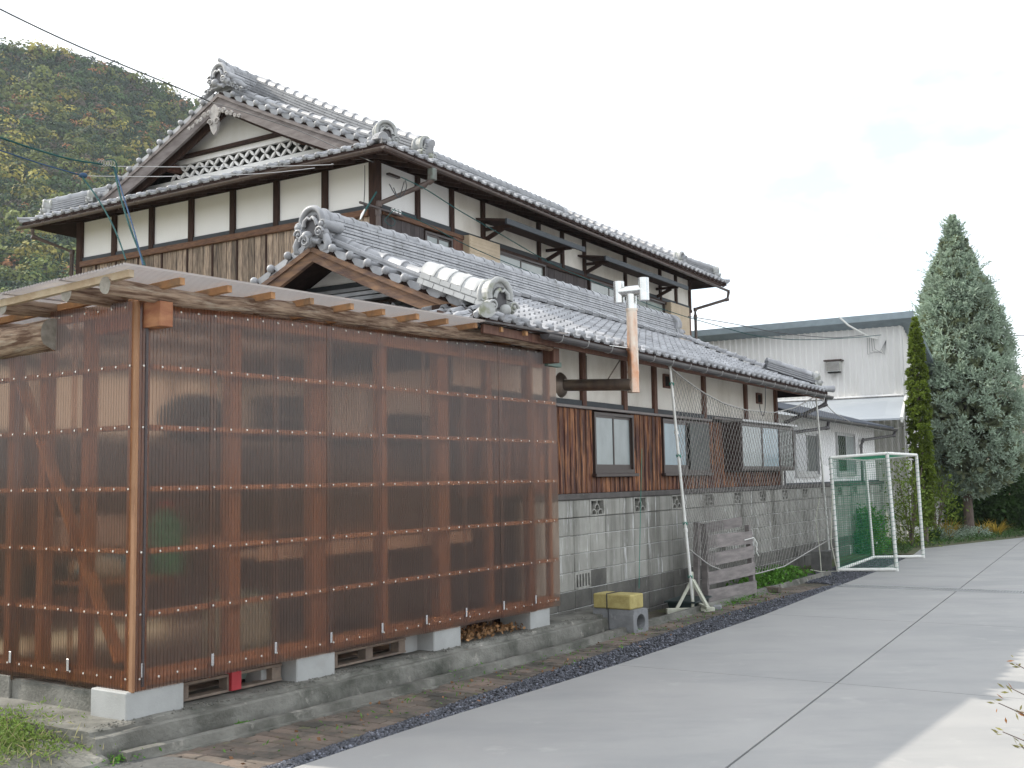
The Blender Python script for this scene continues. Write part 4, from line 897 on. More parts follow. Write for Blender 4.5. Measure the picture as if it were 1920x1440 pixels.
# walls
core = MB().box(.04, HL - .04, .04, GW - .04, -.2, 6.16); core.build('wall', DKWOOD, H2); MB().box(.0, HL, .0, .2, 6.16, 6.315).build('wall_plate', SOFF, H2); MB().box(.0, .2, .2, GW - .2, 6.16, 6.315).build('wall_plate', SOFF, H2); MB().box(.0, HL, GW - .2, GW, 6.16, 6.315).build('wall_plate', SOFF, H2)
PV = [0.05, .92, 1.863, 2.765, 3.676, 4.59, 5.505, 6.36]
for a, b in zip(PV, PV[1:]): MB().box(.012, .05, a + .045, b - .045, 5.505, 6.12).build('plaster_panel', PLAS, H2)
for k, v in enumerate(PV): pbox('gable_post', H2, DKWOOD, -.035, .045, v - .052, v + .052, 5.44, 6.12, .006)
pbox('corner_post', H2, DKWOOD, -.045, .085, -.045, .085, .2, 6.12, .008)
pbox('corner_post', H2, DKWOOD, -.045, .085, GW - .085, GW + .045, .2, 6.12, .008)
pbox('gable_band', H2, BLUEBLK, -.02, .04, .09, GW - .09, 5.43, 5.505)  # dark band under the plaster panels
pbox('gable_beam', H2, BEAMWOOD, -.075, .03, .09, GW - .09, 5.335, 5.43, .008)
y = .10; nb = 0
while y < GW - .12:
    w = random.uniform(.085, .13); z1 = 5.335; MB().cbox(-.012 - random.uniform(0, .006), .035, y, min(y + w - .009, GW - .09), 2.2, z1, .003).build('siding_board', GABWOOD, H2)
    if nb % 5 == 2: MB().cbox(-.034, -.008, y + w - .018, y + w + .014, 2.2, z1, .003).build('batten_strip', DKWOOD, H2)
    y += w; nb += 1
PU = [.085, .97, 1.85, 2.73, 4.52, 5.37, 6.23, 8.0, 9.74, 10.6, HL - .02]
for a, b in zip(PU, PU[1:]): MB().box(a + (.04 if a > .1 else .0), b - .04, .012, .05, 5.52, 6.12).build('plaster_panel', PLAS if a < 1.5 else PLASY, H2)
for u in PU[1:]: pbox('wall_post', H2, DKWOOD, u - .045, u + .045, -.035, .045, 5.40, 6.12, .006)
pbox('side_band', H2, BLUEBLK, .09, HL, -.02, .04, 5.44, 5.52); pbox('side_beam', H2, BEAMWOOD, .09, 2.1, -.06, .03, 5.37, 5.435, .006); pbox('side_beam', H2, DKWOOD, 2.1, HL, -.06, .03, 5.37, 5.435, .006)
def dboards(u0, u1, z0, z1, m=DKWOOD, v=0, w0=.10):
    n = max(1, int((u1 - u0) / w0)); w = (u1 - u0) / n
    for i in range(n): MB().cbox(u0 + i * w + .002, u0 + (i + 1) * w - .002, v - .018 - random.uniform(0, .006), v + .03, z0, z1, .003).build('siding_board', m, H2)
GREYSID = mat('dark_grey_siding', (.075, .062, .062), (.045, .035, .035), rough=.8, scale=6, stretch=(6, 6, .6), objvar=.2, bump=.2)
dboards(.12, 1.1, 3.8, 5.37, GREYSID); window_v(H2, 1.11, 1.82, 4.35, 5.33, 0, [PANEG, PANEG], sill=False)
pbox('door_post', H2, REDWOOD, 1.83, 2.09, -.05, .03, 3.8, 5.37)
def shutterbox(u0, u1, z0, z1, dep=.16):
    o = MB().cbox(u0, u1, -dep, .02, z0, z1, .006).build('shutter_box', BEIGE, H2)
    k = int((z1 - z0) / .055)
    for i in range(k): MB().box(u0 + .02, u1 - .02, -dep - .006, -dep, z0 + .02 + i * .055, z0 + .045 + i * .055).build('shutter_slat', BEIGE, o)
shutterbox(2.11, 3.0, 4.5, 5.44)
window_v(H2, 3.03, 4.66, 4.4, 5.38, -.02, [PANEG, PANEG], ALUB, sill=False); dboards(4.72, 6.30, 3.8, 5.42, GREYSID)
window_v(H2, 6.35, 8.0, 4.4, 5.4, -.02, [PANEG, PANEG], sill=False); window_v(H2, 8.05, 9.85, 4.4, 5.4, -.02, [PANEG, PANEG], sill=False)
shutterbox(9.95, 10.98, 4.4, 5.42); dboards(11.0, HL, 3.8, 5.42, REDWOOD)
# hoods over the windows
for (a, b, z) in ((2.55, 5.15, 5.80), (6.0, 9.9, 5.79)):
    h = MB(); h.beam(((a + b) / 2, .02, z), ((a + b) / 2, -.55, z - .09), b - a, .035, (0, 0, 1)); ho = h.build('window_hood', DKWOOD, H2)
    MB().box(a - .02, b + .02, -.585, -.55, z - .16, z - .075).build('hood_fascia', BLUEBLK, ho)
    for x in (a + .25, b - .35):
        m_ = MB(); m_.beam((x, .0, z - .13), (x, -.5, z - .14), .05, .05); m_.beam((x, .0, z - .30), (x, -.34, z - .16), .05, .06); m_.build('hood_bracket', DKWOOD, ho)
# gable pediment
GU = .52; zb = zf(GU - L0) + .03
def tri(z_lo, z_hi, inset=.0):
    """half width of pediment at height z"""
    pass
def dz_at(z):
    lo, hi = 0, HALF
    for _ in range(30):
        md = (lo + hi) / 2
        if zf(md) < z: lo = md
        else: hi = md
    return lo
def band(name, m, z0, z1, u0, u1, parent=H2):
    P = []
    a0, a1 = dz_at(z0 + .08), dz_at(z1 + .08); poly = [(V0 + a0, z0), (V1 - a0, z0), (V1 - a1, z1), (V0 + a1, z1)]
    return MB().prism(poly, (u0, 0, 0), (0, 1, 0), (0, 0, 1), (1, 0, 0), u1 - u0).build(name, m, parent)
band('pediment_wall', CAVE, zb - .1, 7.72, GU + .06, GU + .4)  # near-black backing paints the shade behind the lattice
band('pediment_band', PLAS, zb, 6.70, GU, GU + .058); band('pediment_band', PLAS, 6.935, 7.02, GU, GU + .058); band('pediment_plaster', PLAS, 7.075, 7.74, GU, GU + .058)
band('pediment_beam', DKWOOD, 7.02, 7.072, GU - .08, GU + .05); band('pediment_sill', BLUEBLK, zb - .04, zb, GU - .05, GU + .05)
# lattice of four petal pieces
cell = .226; z0, z1 = 6.705, 6.93; c0 = rv - 12 * cell
for i in range(24):
    cy = c0 + (i + .5) * cell; d_ = min(cy - V0, V1 - cy)
    if zf(d_) < z1 + .12: continue
    mb = MB(); cz = (z0 + z1) / 2; hh = (z1 - z0) / 2
    for sx in (-1, 1):
        for sz in (-1, 1):
            ax = Vector((0, sx * cell / 2, sz * hh)); L_ = ax.length; ax.normalize(); pn = Vector((1, 0, 0)).cross(ax); poly = []
            for t in np.linspace(0, 1, 6): poly.append((t * L_, .023 * math.sin(PI * t)))
            for t in np.linspace(1, 0, 6)[1:-1]: poly.append((t * L_, -.023 * math.sin(PI * t)))
            mb.prism(poly, (GU + .012, cy, cz), ax, pn, (1, 0, 0), .03)
    mb.build('lattice_flower', PLAS, H2)
# bargeboards, purlin ends, carved pendant
for S_, nm in ((SF, 1), (SBl, 1)): barge(H2, S_, sL + .05, .70, HALF + .0, -1, BARGE, .24, .05, .03)
for S_, nm in ((SF, 1), (SBl, 1)): barge(H2, S_, sL + .20, .95, HALF + .0, -1, DKWOOD, .19, .05, .12, 'inner_bargeboard')
for d in (1.35, 2.45):
    for S_ in (SF, SBl): p = S_.P(sL + .5, d, -.26); MB().beam(p, p - Vector((.32, 0, 0)), .11, .12).build('purlin_end', REDWOOD, H2)
CARV = mat('pale_carved_wood', (.40, .38, .365), (.27, .25, .24), rough=.85, scale=14)
pp = MB(); x = UG0 - .06; zc = zr - .46; k_ = 1.35
pp.prism([(a * k_, b * k_) for a, b in ((0, -.2), (.045, -.15), (.07, -.07), (.05, 0), (.085, .06), (.05, .13), (0, .17), (-.05, .13), (-.085, .06), (-.05, 0), (-.07, -.07), (-.045, -.15))], (x, rv, zc), (0, 1, 0), (0, 0, 1), (-1, 0, 0), .04)
for sg in (-1, 1):
    pp.spiral((x - .05, rv + sg * .07, zc - .06), (0, sg, 0), (0, 0, 1), .055, 1.4, .015, 16)
    for k in range(6):
        yy = rv + sg * (.12 + .085 * k); zz = zc + .17 - .44 * (.12 + .085 * k)
        pp.spiral((x - .04, yy, zz), (0, sg, 0), (0, 0, 1), .055 - .005 * k, 1.2, .017, 14, 1 if k % 2 else -1); pp.sphere((x - .03, yy, zz), .034 - .003 * k, 8, 5)
pp.build('carved_gable_pendant', CARV, H2)
# down pipes
pipe(H2, [(.35, V0 - .06, 5.95), (.35, V0 - .04, 5.80), (.30, V0 + .05, 5.74), (-.05, -.10, 5.48), (-.07, -.10, 5.36), (-.07, -.10, 2.6)], .035, GUTB)
MB().cbox(.30, .40, V0 - .11, V0 - .01, 5.80, 5.97, .01).build('rain_hopper', mat('verdigris_hopper', (.16, .19, .17), (.10, .09, .08), rough=.7, scale=12), H2)
pipe(H2, [(L1 - .05, V0 - .06, 5.87), (L1 - .05, V0 - .02, 5.70), (HL + .12, -.08, 5.47), (HL + .12, -.08, 5.3), (HL + .12, -.08, 2.5)], .035, GUTB)
pipe(H2, [(L0 - .04, V1 - .35, 5.93), (L0 - .02, V1 - .35, 5.8), (-.08, GW + .1, 5.62), (-.08, GW + .1, 2.5)], .035, GUTB)
pbox('insulator_bar', H2, ALUB, -.5, .45, -.14, -.11, 5.385, 5.415)
for u in (.22, .3, .38): MB().tube([(u, -.125, 5.41), (u, -.125, 5.44), (u, -.125, 5.47)], [.022, .03, .018], 8).build('insulator', PLAS, H2)
MB().cbox(.16, .42, -.12, -.06, 5.94, 5.97, .004).build('wire_bracket', ALUB, H2)

# ================================================================== SINGLE STOREY HOUSE
H1 = thing('single_storey_house', 'low front wing with silver grey tiled roof, cream panels and charred board siding', 'house', FB.w(0, 0), FB.rz)
L0, L1, V0, V1 = -2.33, 8.78, -.58, 4.5
zf = lambda d: 3.10 + .395 * d + .014 * d * d
zf1 = zf; UG0, UG1 = -1.78, 7.93; HALF = (V1 - V0) / 2; LW = L1 - L0; VW = V1 - V0; sL = UG0 - L0; sR = L1 - UG1
roof = MB().box(-1, 7.5, .8, 3.4, 3.1, 3.15).build('roof', SOFF, H1); roof_cur = roof
SF = Slope((L0, V0), (1, 0), (0, 1), zf); SB = Slope((L1, V1), (-1, 0), (0, -1), zf)
SL = Slope((L0, V1), (0, -1), (1, 0), zf); SR = Slope((L1, V0), (0, 1), (-1, 0), zf); SBl = Slope((L0, V1), (1, 0), (0, -1), zf)
ds = [0, .3, .6, .9, 1.3, 1.8, 2.2, HALF]
deck(roof, 'roof_deck', [(SF.P(min(d, sL), d), SF.P(LW - min(d, sR), d)) for d in ds], SOFF)
deck(roof, 'roof_deck', [(SB.P(min(d, sR), d), SB.P(LW - min(d, sL), d)) for d in ds], TILE)
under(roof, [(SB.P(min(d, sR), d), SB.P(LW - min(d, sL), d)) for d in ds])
deck(roof, 'roof_deck', [(SL.P(d, d), SL.P(VW - d, d)) for d in (0, .3, .6, .9, 1.15)], SOFF)
deck(roof, 'roof_deck', [(SR.P(d, d), SR.P(VW - d, d)) for d in (0, .3, .6, .9, 1.2)], TILE)
under(roof, [(SR.P(d, d), SR.P(VW - d, d)) for d in (0, .3, .6, .9, 1.2)])
lay_tiles(roof, SL, 0.02, VW, 1.15, lambda a, d: d < a and a < VW - d and a > 1.0, 60, 'skirt_tiles')
lay_tiles(roof, SF, 0.06, LW + .1, HALF - .12, lambda a, d: (a > d + .05 if d < sL else a > sL + .36) and (a < LW - d - .02 if d < sR else a < LW - sR - .05), 235, 'field_tiles')
verge(roof, sL, SF, .55, HALF - .10, -1); verge(roof, sL, SBl, .45, HALF - .10, -1)
rv = V0 + HALF; zr = zf(HALF)
ridge_stack(roof, [(UG0 + .12, rv, zr - .02), (UG1 - .12, rv, zr - .02)], 9, .30, .038, .29, .078, .24)
oni(roof, (UG0 + .0, rv, zr + .04), (-1, 0, 0), 1.1, side=True); oni(roof, (UG1 - .03, rv, zr - .0), (1, 0, 0), 1.2, top_cyl=False)
mb = MB(); mb.tube([(UG0 - .1, rv, zr - .0), (UG0 + .2, rv, zr + .01)], .065, 12); mb.spiral((UG0 - .12, rv, zr), (0, 1, 0), (0, 0, 1), .07, 1.5, .016, 18); mb.build('gable_roundel', TILE, roof)
# stepped closure tiles at the foot of the ridge
mb = MB()
for i in range(int((LW - sL - sR - .3) / TW)):
    a = sL + .3 + i * TW; p = SF.P(a, HALF - .38, .085 + .012 * (i % 2)); q = SF.P(a, HALF - .14, .10); mb = MB(); mb.beam(p + Vector((TW / 2, 0, 0)), q + Vector((TW / 2, 0, 0)), TW * .90, .045); mb.build('closure_tile', TILE, roof)
# heavy short descending ridge at near verge end
P = [SF.P(sL - .02, d, .05) for d in np.linspace(1.05, .26, 5)]; ridge_stack(roof, P[::-1], 2, .27, .06, .13, .125, .15, m=TILEP, ring=1.03); oni(roof, SF.P(sL - .04, .16, .05), (-.25, -1, 0), 1.02, TILEM, top_cyl=False)
# right verge cap row then corner ridge
Pc = [SF.P(LW - sR, d, .07) for d in np.linspace(HALF - .15, sR, 10)]
for a, b in zip(Pc[::-1], Pc[::-1][1:]): MB().half([a, a + (b - a) * .2, a + (b - a) * .21, b], [.078, .078, .062, .060], 8).build('verge_cap', TILE, roof)
sumi((L1 - .84, V0 + .84, zf(.84) + .05), (L1 - .17, V0 + .17, zf(.17) + .05), 4, .75, (1, -1, 0))
mb = MB(); p = Vector((L1, V0, zf(0) + .05)); f = Vector((1, -1, 0)).normalized(); mb.tube([p - f * .2, p + f * .05, p + f * .12], [.06, .055, .065], 10); mb.build('corner_tile', TILE, roof)
mb = MB(); p = Vector((L0 + .02, V0 + .02, zf(0) + .05)); f = Vector((-1, -1, 0)).normalized(); mb.tube([p - f * .2, p + f * .05, p + f * .12], [.06, .06, .075], 12); mb.build('corner_tile', TILEM, roof)
# gable
for S_ in (SF, SBl): barge(H1, S_, sL + .05, .50, HALF, -1, BARGEB, .165, .05, .03)
bandH = lambda name, m, z0, z1, u0, u1: MB().prism([(V0 + dz_at(z0 + .1), z0), (V1 - dz_at(z0 + .1), z0), (V1 - dz_at(z1 + .1), z1), (V0 + dz_at(z1 + .1), z1)], (u0, 0, 0), (0, 1, 0), (0, 0, 1), (1, 0, 0), u1 - u0).build(name, m, H1)
GU = -1.2; zb = zf(GU - L0) + .02
bandH('pediment_wall', PLAS, 3.84, 4.12, GU, GU + .1); bandH('pediment_beam', BLUEBLK, 3.78, 3.838, GU - .03, GU + .1); bandH('pediment_lower', DKWOOD, zb - .1, 3.778, GU + .02, GU + .1)
for k in range(3):
    zz = zb + .03 + k * .06; mb = MB(); mb.box(GU - .12 + k * .03, GU + .02, .3, 3.6, zz, zz + .04); mb.build('flashing_course', TILE, H1)
# eaves
pbox('fascia', H1, REDWOOD, L0 + .05, L1 - .05, V0 + .05, V0 + .085, 2.965, 3.05)
for i in range(25): u = L0 + .3 + i * .44; MB().beam((u, .15, 3.24), (u, V0 + .08, 3.02), .045, .055).build('eave_rafter', DKWOOD, H1)
gutter(H1, (-1.35, V0 - .05, 3.045), (L1 + .02, V0 - .05, 3.01), .055, GUTD, .55)
W = .15; HW = 8.08
MB().box(-1.85, HW - .02, W + .03, 4.0, -.2, 3.30).build('wall', DKWOOD, H1); MB().box(-1.85, HW, W, W + .2, 3.30, 3.355).build('wall_plate', SOFF, H1)
for a, b in ((.2, 1.1), (1.16, 2.1), (2.16, 3.1), (3.16, 3.9)): MB().box(-1.875, -1.85, a, b, 2.06, 2.72).build('end_panel', PLASY, H1)
for i in range(24): MB().box(-1.875, -1.85, .17 + i * .155, .318 + i * .155, .3, 2.0).build('siding_board', INB, H1)
PP = [-1.85, .87, 1.985, 2.915, 4.69, 6.51, HW - .03]
for a, b in zip(PP, PP[1:]): MB().box(a + .045, b - .045, W - .0, W + .04, 2.555, 3.30).build('plaster_panel', PLASY, H1)
for u in PP[1:]: pbox('wall_post', H1, REDWOOD, u - .05, u + .05, W - .045, W + .04, 2.49, 3.28, .006)
pbox('corner_post', H1, REDWOOD, HW - .09, HW + .01, W - .05, W + .06, 1.45, 3.28, .006)
pbox('side_band', H1, BLUEBLK, -1.85, HW - .1, W - .03, W + .03, 2.49, 2.555); 
pbox('rail_cap', H1, mat('dull_lead_trim', (.22, .19, .18), rough=.5), -1.85, 4.85, W - .075, W - .02, 2.455, 2.488, .004); pbox('rail_cap', H1, MATS['dull_lead_trim'], 5.0, 7.2, W - .075, W - .02, 2.50, 2.53, .004)
def fboards(u0, u1, z0, z1):
    n = max(1, int(round((u1 - u0) / .128))); w = (u1 - u0) / n
    for i in range(n):
        a = u0 + i * w; mb = MB(); hw = w / 2; mb.cbox(a + .004, a + w - .004, W - .03, W + .02, z0, z1, .006); mb.build('siding_board', SIDEWOOD, H1)
        mb = MB(); mb.tube([(a + w, W - .032, z0), (a + w, W - .032, z1)], .017, 8); mb.build('siding_roll', SIDEWOOD, H1)
fboards(-1.8, 1.02, 1.475, 2.452); fboards(1.02, 2.14, 1.475, 1.655); fboards(2.14, 3.03, 1.475, 2.452); fboards(3.03, 4.75, 1.475, 1.655); fboards(4.75, 5.35, 1.475, 2.452); fboards(5.35, 8.0, 1.475, 1.70)
window_v(H1, 1.04, 2.12, 1.70, 2.43, W - .03, [PANEL, PANEL])
window_v(H1, 3.05, 4.72, 1.70, 2.43, W - .03, [PANEB, PANED]); MB().box(3.95, 4.68, W - .085, W - .078, 1.74, 2.40).build('insect_screen', MESHG, H1)
# bay window
bay = MB().cbox(5.36, 8.02, -.17, W - .02, 1.72, 2.46, .006).build('bay_window', ALUB, H1)
for i, (a, b, m_) in enumerate(((5.44, 6.32, PANEL), (6.36, 7.16, PANEB), (7.22, 7.96, PANEG))): MB().box(a, b, -.176, -.171, 1.79, 2.40).build('pane', m_, bay)
for a in (5.40, 6.34, 7.19, 7.99): MB().cbox(a - .022, a + .022, -.186, -.172, 1.74, 2.44, .003).build('mullion', ALUB, bay)
for z in (1.765, 2.425): MB().cbox(5.4, 8.0, -.186, -.172, z - .022, z + .022, .003).build('rail', ALUB, bay)
for i in range(9): MB().box(7.24 + i * .085, 7.252 + i * .085, -.184, -.177, 1.79, 2.40).build('bay_lattice', ALUB, bay)
MB().cbox(5.3, 8.06, -.24, .1, 2.462, 2.50, .004).build('bay_top', ALUS, bay)
# two small vents in the plaster
for u0, u1, z0, z1 in ((3.24, 3.47, 2.86, 3.05), (7.07, 7.33, 2.84, 3.02)):
    f_ = MB(); f_.box(u0, u1, W - .03, W + .01, z0, z0 + .025); f_.box(u0, u1, W - .03, W + .01, z1 - .025, z1); f_.box(u0, u0 + .03, W - .03, W + .01, z0 + .025, z1 - .025); f_.box(u1 - .03, u1, W - .03, W + .01, z0 + .025, z1 - .025)
    f_ = f_.build('vent_frame', REDWOOD, H1); MB().box(u0 + .03, u1 - .03, W - .01, W - .003, z0 + .025, z1 - .025).build('vent_shade_plate', CAVE, f_)
pipe(H1, [(L1 - .25, V0 - .05, 3.0), (L1 - .25, V0 - .02, 2.86), (HW + .12, W - .15, 2.56), (HW + .10, W - .08, 2.45), (HW + .10, W - .08, 1.46)], .032, GUTD)
pbox('white_corner_pipe', H1, WHITEP, HW - .01, HW + .03, W - .10, W - .065, 1.46, 2.45)
MB().beam((HW, W + .3, 2.92), (L1 - .15, W + .3, 2.90), .06, .05).build('eave_tie', DKWOOD, H1)
# stove flue
fl = MB().tube([(.37, .16, 2.705), (.37, -.74, 2.66)], .066, 16).build('flue_pipe', FLUED, H1)
MB().tube([(.37, .155, 2.705), (.37, .125, 2.704), (.37, .09, 2.703)], [.15, .13, .075], 18).build('wall_flange', FLUED, fl)
fx, fv = .405, -.74
MB().tube([(fx, fv, 2.575), (fx, fv, 3.05)], .062, 18).build('flue_section', RUSTY, fl); MB().tube([(fx, fv, 3.05), (fx, fv, 3.50)], .060, 18).build('flue_section', RUSTY, fl)
for z in (2.585, 2.80, 3.05, 3.49): MB().tube([(fx, fv, z - .012), (fx, fv, z + .012)], .067, 18).build('flue_ring', RUSTY, fl)
tt = MB(); tt.tube([(fx, fv, 3.49), (fx, fv, 3.66)], .058, 16); tt.tube([(fx, fv - .15, 3.70), (fx, fv + .15, 3.70)], .058, 16); tt.build('flue_tee', STEEL, fl)
MB().tube([(fx, fv + .15, 3.58), (fx, fv + .15, 3.82)], .060, 18, caps=True).build('flue_cowl', STEEL, fl); MB().tube([(fx, fv - .15, 3.58), (fx, fv - .15, 3.83)], .060, 18).build('flue_cowl', STEEL, fl)
for px_, (u, v) in enumerate(((.37, -.18), (.37, -.42))):
    MB().tube([(u, v, 2.70), (u + (.0 if px_ == 0 else .42), v, 3.02)], .008, 5).build('support_rod', FLUED, fl)
MB().tube([(fx, fv, 3.06), (.15, -.58, 3.08)], .009, 5).build('support_rod', STEEL, fl)

# ================================================================== ANNEX AND WAREHOUSE
AX = thing('plaster_annex', 'small white rendered annex with two dark windows between wing and warehouse', 'annex', FB.w(0, 0), FB.rz)
MB().box(8.2, 15.3, .16, 3.2, -.2, 2.72).build('wall', PLAS, AX)
pbox('white_corner_trim', AX, mat('grey_white_panel', (.62, .62, .61), rough=.6), 8.2, 8.95, .125, .165, 1.49, 2.55)
window_v(AX, 9.1, 10.6, 1.60, 2.45, .16, [PANED, MESHG], ALUS, sill=False); window_v(AX, 11.95, 13.4, 1.60, 2.50, .16, [PANED, PANEL], ALUS, sill=False)
pbox('base_trim', AX, BLUEBLK, 8.2, 15.3, .10, .16, 1.42, 1.50)
MB().add([(8.15, -.28, 2.70), (15.35, -.28, 2.70), (15.35, 1.9, 3.30), (8.15, 1.9, 3.30), (8.15, -.28, 2.66), (15.35, -.28, 2.66), (15.35, 1.9, 3.26), (8.15, 1.9, 3.26)], [(0, 1, 2, 3), (7, 6, 5, 4), (0, 4, 5, 1), (1, 5, 6, 2), (2, 6, 7, 3), (3, 7, 4, 0)]).build('roof', BLUR, AX)
gutter(AX, (8.2, -.33, 2.67), (15.3, -.33, 2.64), .05, GUTD, 1.2)
pipe(AX, [(10.9 - 1.2, -.33, 2.62), (9.7, -.30, 2.5), (8.75, .06, 2.40), (8.62, .08, 2.25)], .03, GUTD); pipe(AX, [(15.2, -.33, 2.6), (15.2, -.3, 2.5), (13.9, .08, 2.38), (13.75, .09, 2.25), (13.75, .09, 1.45)], .03, GUTD)
WH = thing('metal_warehouse', 'pale ribbed metal warehouse with grey-blue eaves behind the annex', 'warehouse', FB.w(0, 0), FB.rz)
UW = 17.0; mb = MB(); V = []; F = []; v = -.22; n = 0
prof = [(0, 0), (.03, 0), (.045, .022), (.085, .022), (.10, 0)]
while v < 12:
    for dv, dd in prof: V.append((UW - dd, v + dv, -.2)); V.append((UW - dd, v + dv, 5.35)); n += 1
    v += .155
F = [(2 * i, 2 * i + 1, 2 * i + 3, 2 * i + 2) for i in range(n - 1)]; mb.add(V, F); mb.build('ribbed_wall', WARE, WH)
mb = MB(); V = []; n = 0; u = UW + .02
while u < 27:
    for dv, dd in prof: zt = 5.35 - .42 * 0; V.append((u + dv, -.22 - dd, -.2)); V.append((u + dv, -.22 - dd, 5.25 - (u - UW) * .38 if u - UW < 9 else 2)); n += 1
    u += .155
mb.add(V, [(2 * i, 2 * i + 2, 2 * i + 3, 2 * i + 1) for i in range(n - 1)]); mb.build('side_wall', WARE, WH)
MB().box(UW + .04, UW + 10, -.1, 12, -.2, 1.5).build('inner_core', WARE, WH)
MB().add([(UW - .35, -.55, 5.37), (UW - .35, 12.3, 5.37), (UW + 10, 12.3, 1.4), (UW + 10, -.55, 1.4), (UW - .35, -.55, 5.50), (UW - .35, 12.3, 5.50), (UW + 10, 12.3, 1.55), (UW + 10, -.55, 1.55)], [(0, 1, 2, 3), (7, 6, 5, 4), (0, 4, 5, 1), (1, 5, 6, 2), (2, 6, 7, 3), (3, 7, 4, 0)]).build('roof', WROOF, WH)
MB().box(UW - .40, UW - .35, -.58, 12.3, 5.36, 5.52).build('eave_fascia', WROOF, WH)
vt = MB().cbox(UW - .25, UW - .02, 1.25, 1.60, 4.20, 4.46, .01).build('vent_hood', STEEL, WH); MB().cbox(UW - .28, UW - .02, 1.20, 1.65, 4.46, 4.50, .01).build('hood_lip', ALUB, vt); MB().cbox(UW - .22, UW - .05, 1.28, 1.57, 4.17, 4.20, .002).build('hood_shade_plate', CAVE, vt)
# lean-to canopy on the warehouse wall
LT = MB().add([(15.3, -.45, 2.86), (UW - .03, -.22, 3.47), (UW - .03, 3.6, 3.47), (13.9, 3.6, 2.80), (15.3, -.45, 2.90), (UW - .03, -.22, 3.51), (UW - .03, 3.6, 3.51), (13.9, 3.6, 2.84)], [(3, 2, 1, 0), (4, 5, 6, 7), (0, 1, 5, 4), (1, 2, 6, 5), (2, 3, 7, 6), (3, 0, 4, 7)]).build('lean_to_roof', PALER, WH)
MB().beam((15.28, -.47, 2.86), (UW, -.24, 3.47), .05, .13).build('verge_fascia', WHITEP, LT); MB().box(UW - .09, UW - .03, -.2, 3.6, 3.53, 3.57).build('flashing', PLAS, LT)
m_ = MB(); m_.tube([(UW - .5, 1.15, 5.52), (UW - .45, .95, 5.30), (UW - .2, .55, 5.02), (UW - .06, .35, 4.95)], .022, 8); m_.build('conduit', WHITEP, WH)
for k in range(4): MB().tube([(UW - .06, .45 + .05 * k, 5.0), (UW - .1, .42 + .06 * k, 4.7 - .04 * k), (UW - .08, .2 + .03 * k, 4.55 + .03 * k), (UW - .06, .15, 4.9)], .0045, 5).build('cable_loop', BLACKC, WH)
# far house at the right edge
FR = thing('far_house', 'distant brown-roofed building just visible at the right edge', 'house', at(1985, 790, 70) - Vector((0, 0, 4)), R(10))
MB().box(-3.1, 9, 0, 6, -4, 5.4).build('wall', mat('brown_cladding', (.36, .27, .22), (.30, .22, .18), rough=.8, scale=1, stretch=(6, 6, .3)), FR)
MB().prism([(-3.4, 5.3), (9.3, 5.3), (3.0, 8.0)], (0, -.4, 0), (1, 0, 0), (0, 0, 1), (0, 1, 0), 6.8).build('roof', mat('brown_roof', (.22, .14, .11), rough=.7), FR)
for i in range(3): MB().box(-2.4 + i * 2.2, -1.2 + i * 2.2, -.05, .0, 1.2, 2.6).build('window', PANED, FR)
# ================================================================== BLOCK WALL
BW = thing('concrete_block_wall', 'stained grey concrete block wall with pierced vent blocks under the house siding', 'wall', FB.w(0, 0), FB.rz)
MB().box(-.75, 15.3, .014, .14, -.2, 1.204).build('mortar_core', MORT, BW); MB().box(-.75, 15.3, .075, .14, 1.204, 1.405).build('mortar_core', MORT, BW)
loftc = MB().cbox(-.75, 15.3, -.02, .17, 1.408, 1.474, .008).build('coping', mat('dark_coping', (.11, .10, .095), (.055, .052, .048), rough=.9, scale=4, bump=.5, bscale=60, dirt2=(.26, .25, .24), d2scale=4, d2lo=.6, d2hi=.75), BW)
PB = .3925; bl = MB().cbox(-PB / 2 + .004, PB / 2 - .004, 0, .08, .004, .196, .007).mesh('block'); bl.materials.append(BLOCK)
bld = bl.copy(); bld.materials.clear(); bld.materials.append(BLOCKD)
vents = {round(.92 / PB + 3 * k) for k in range(13)}
cnt = 0
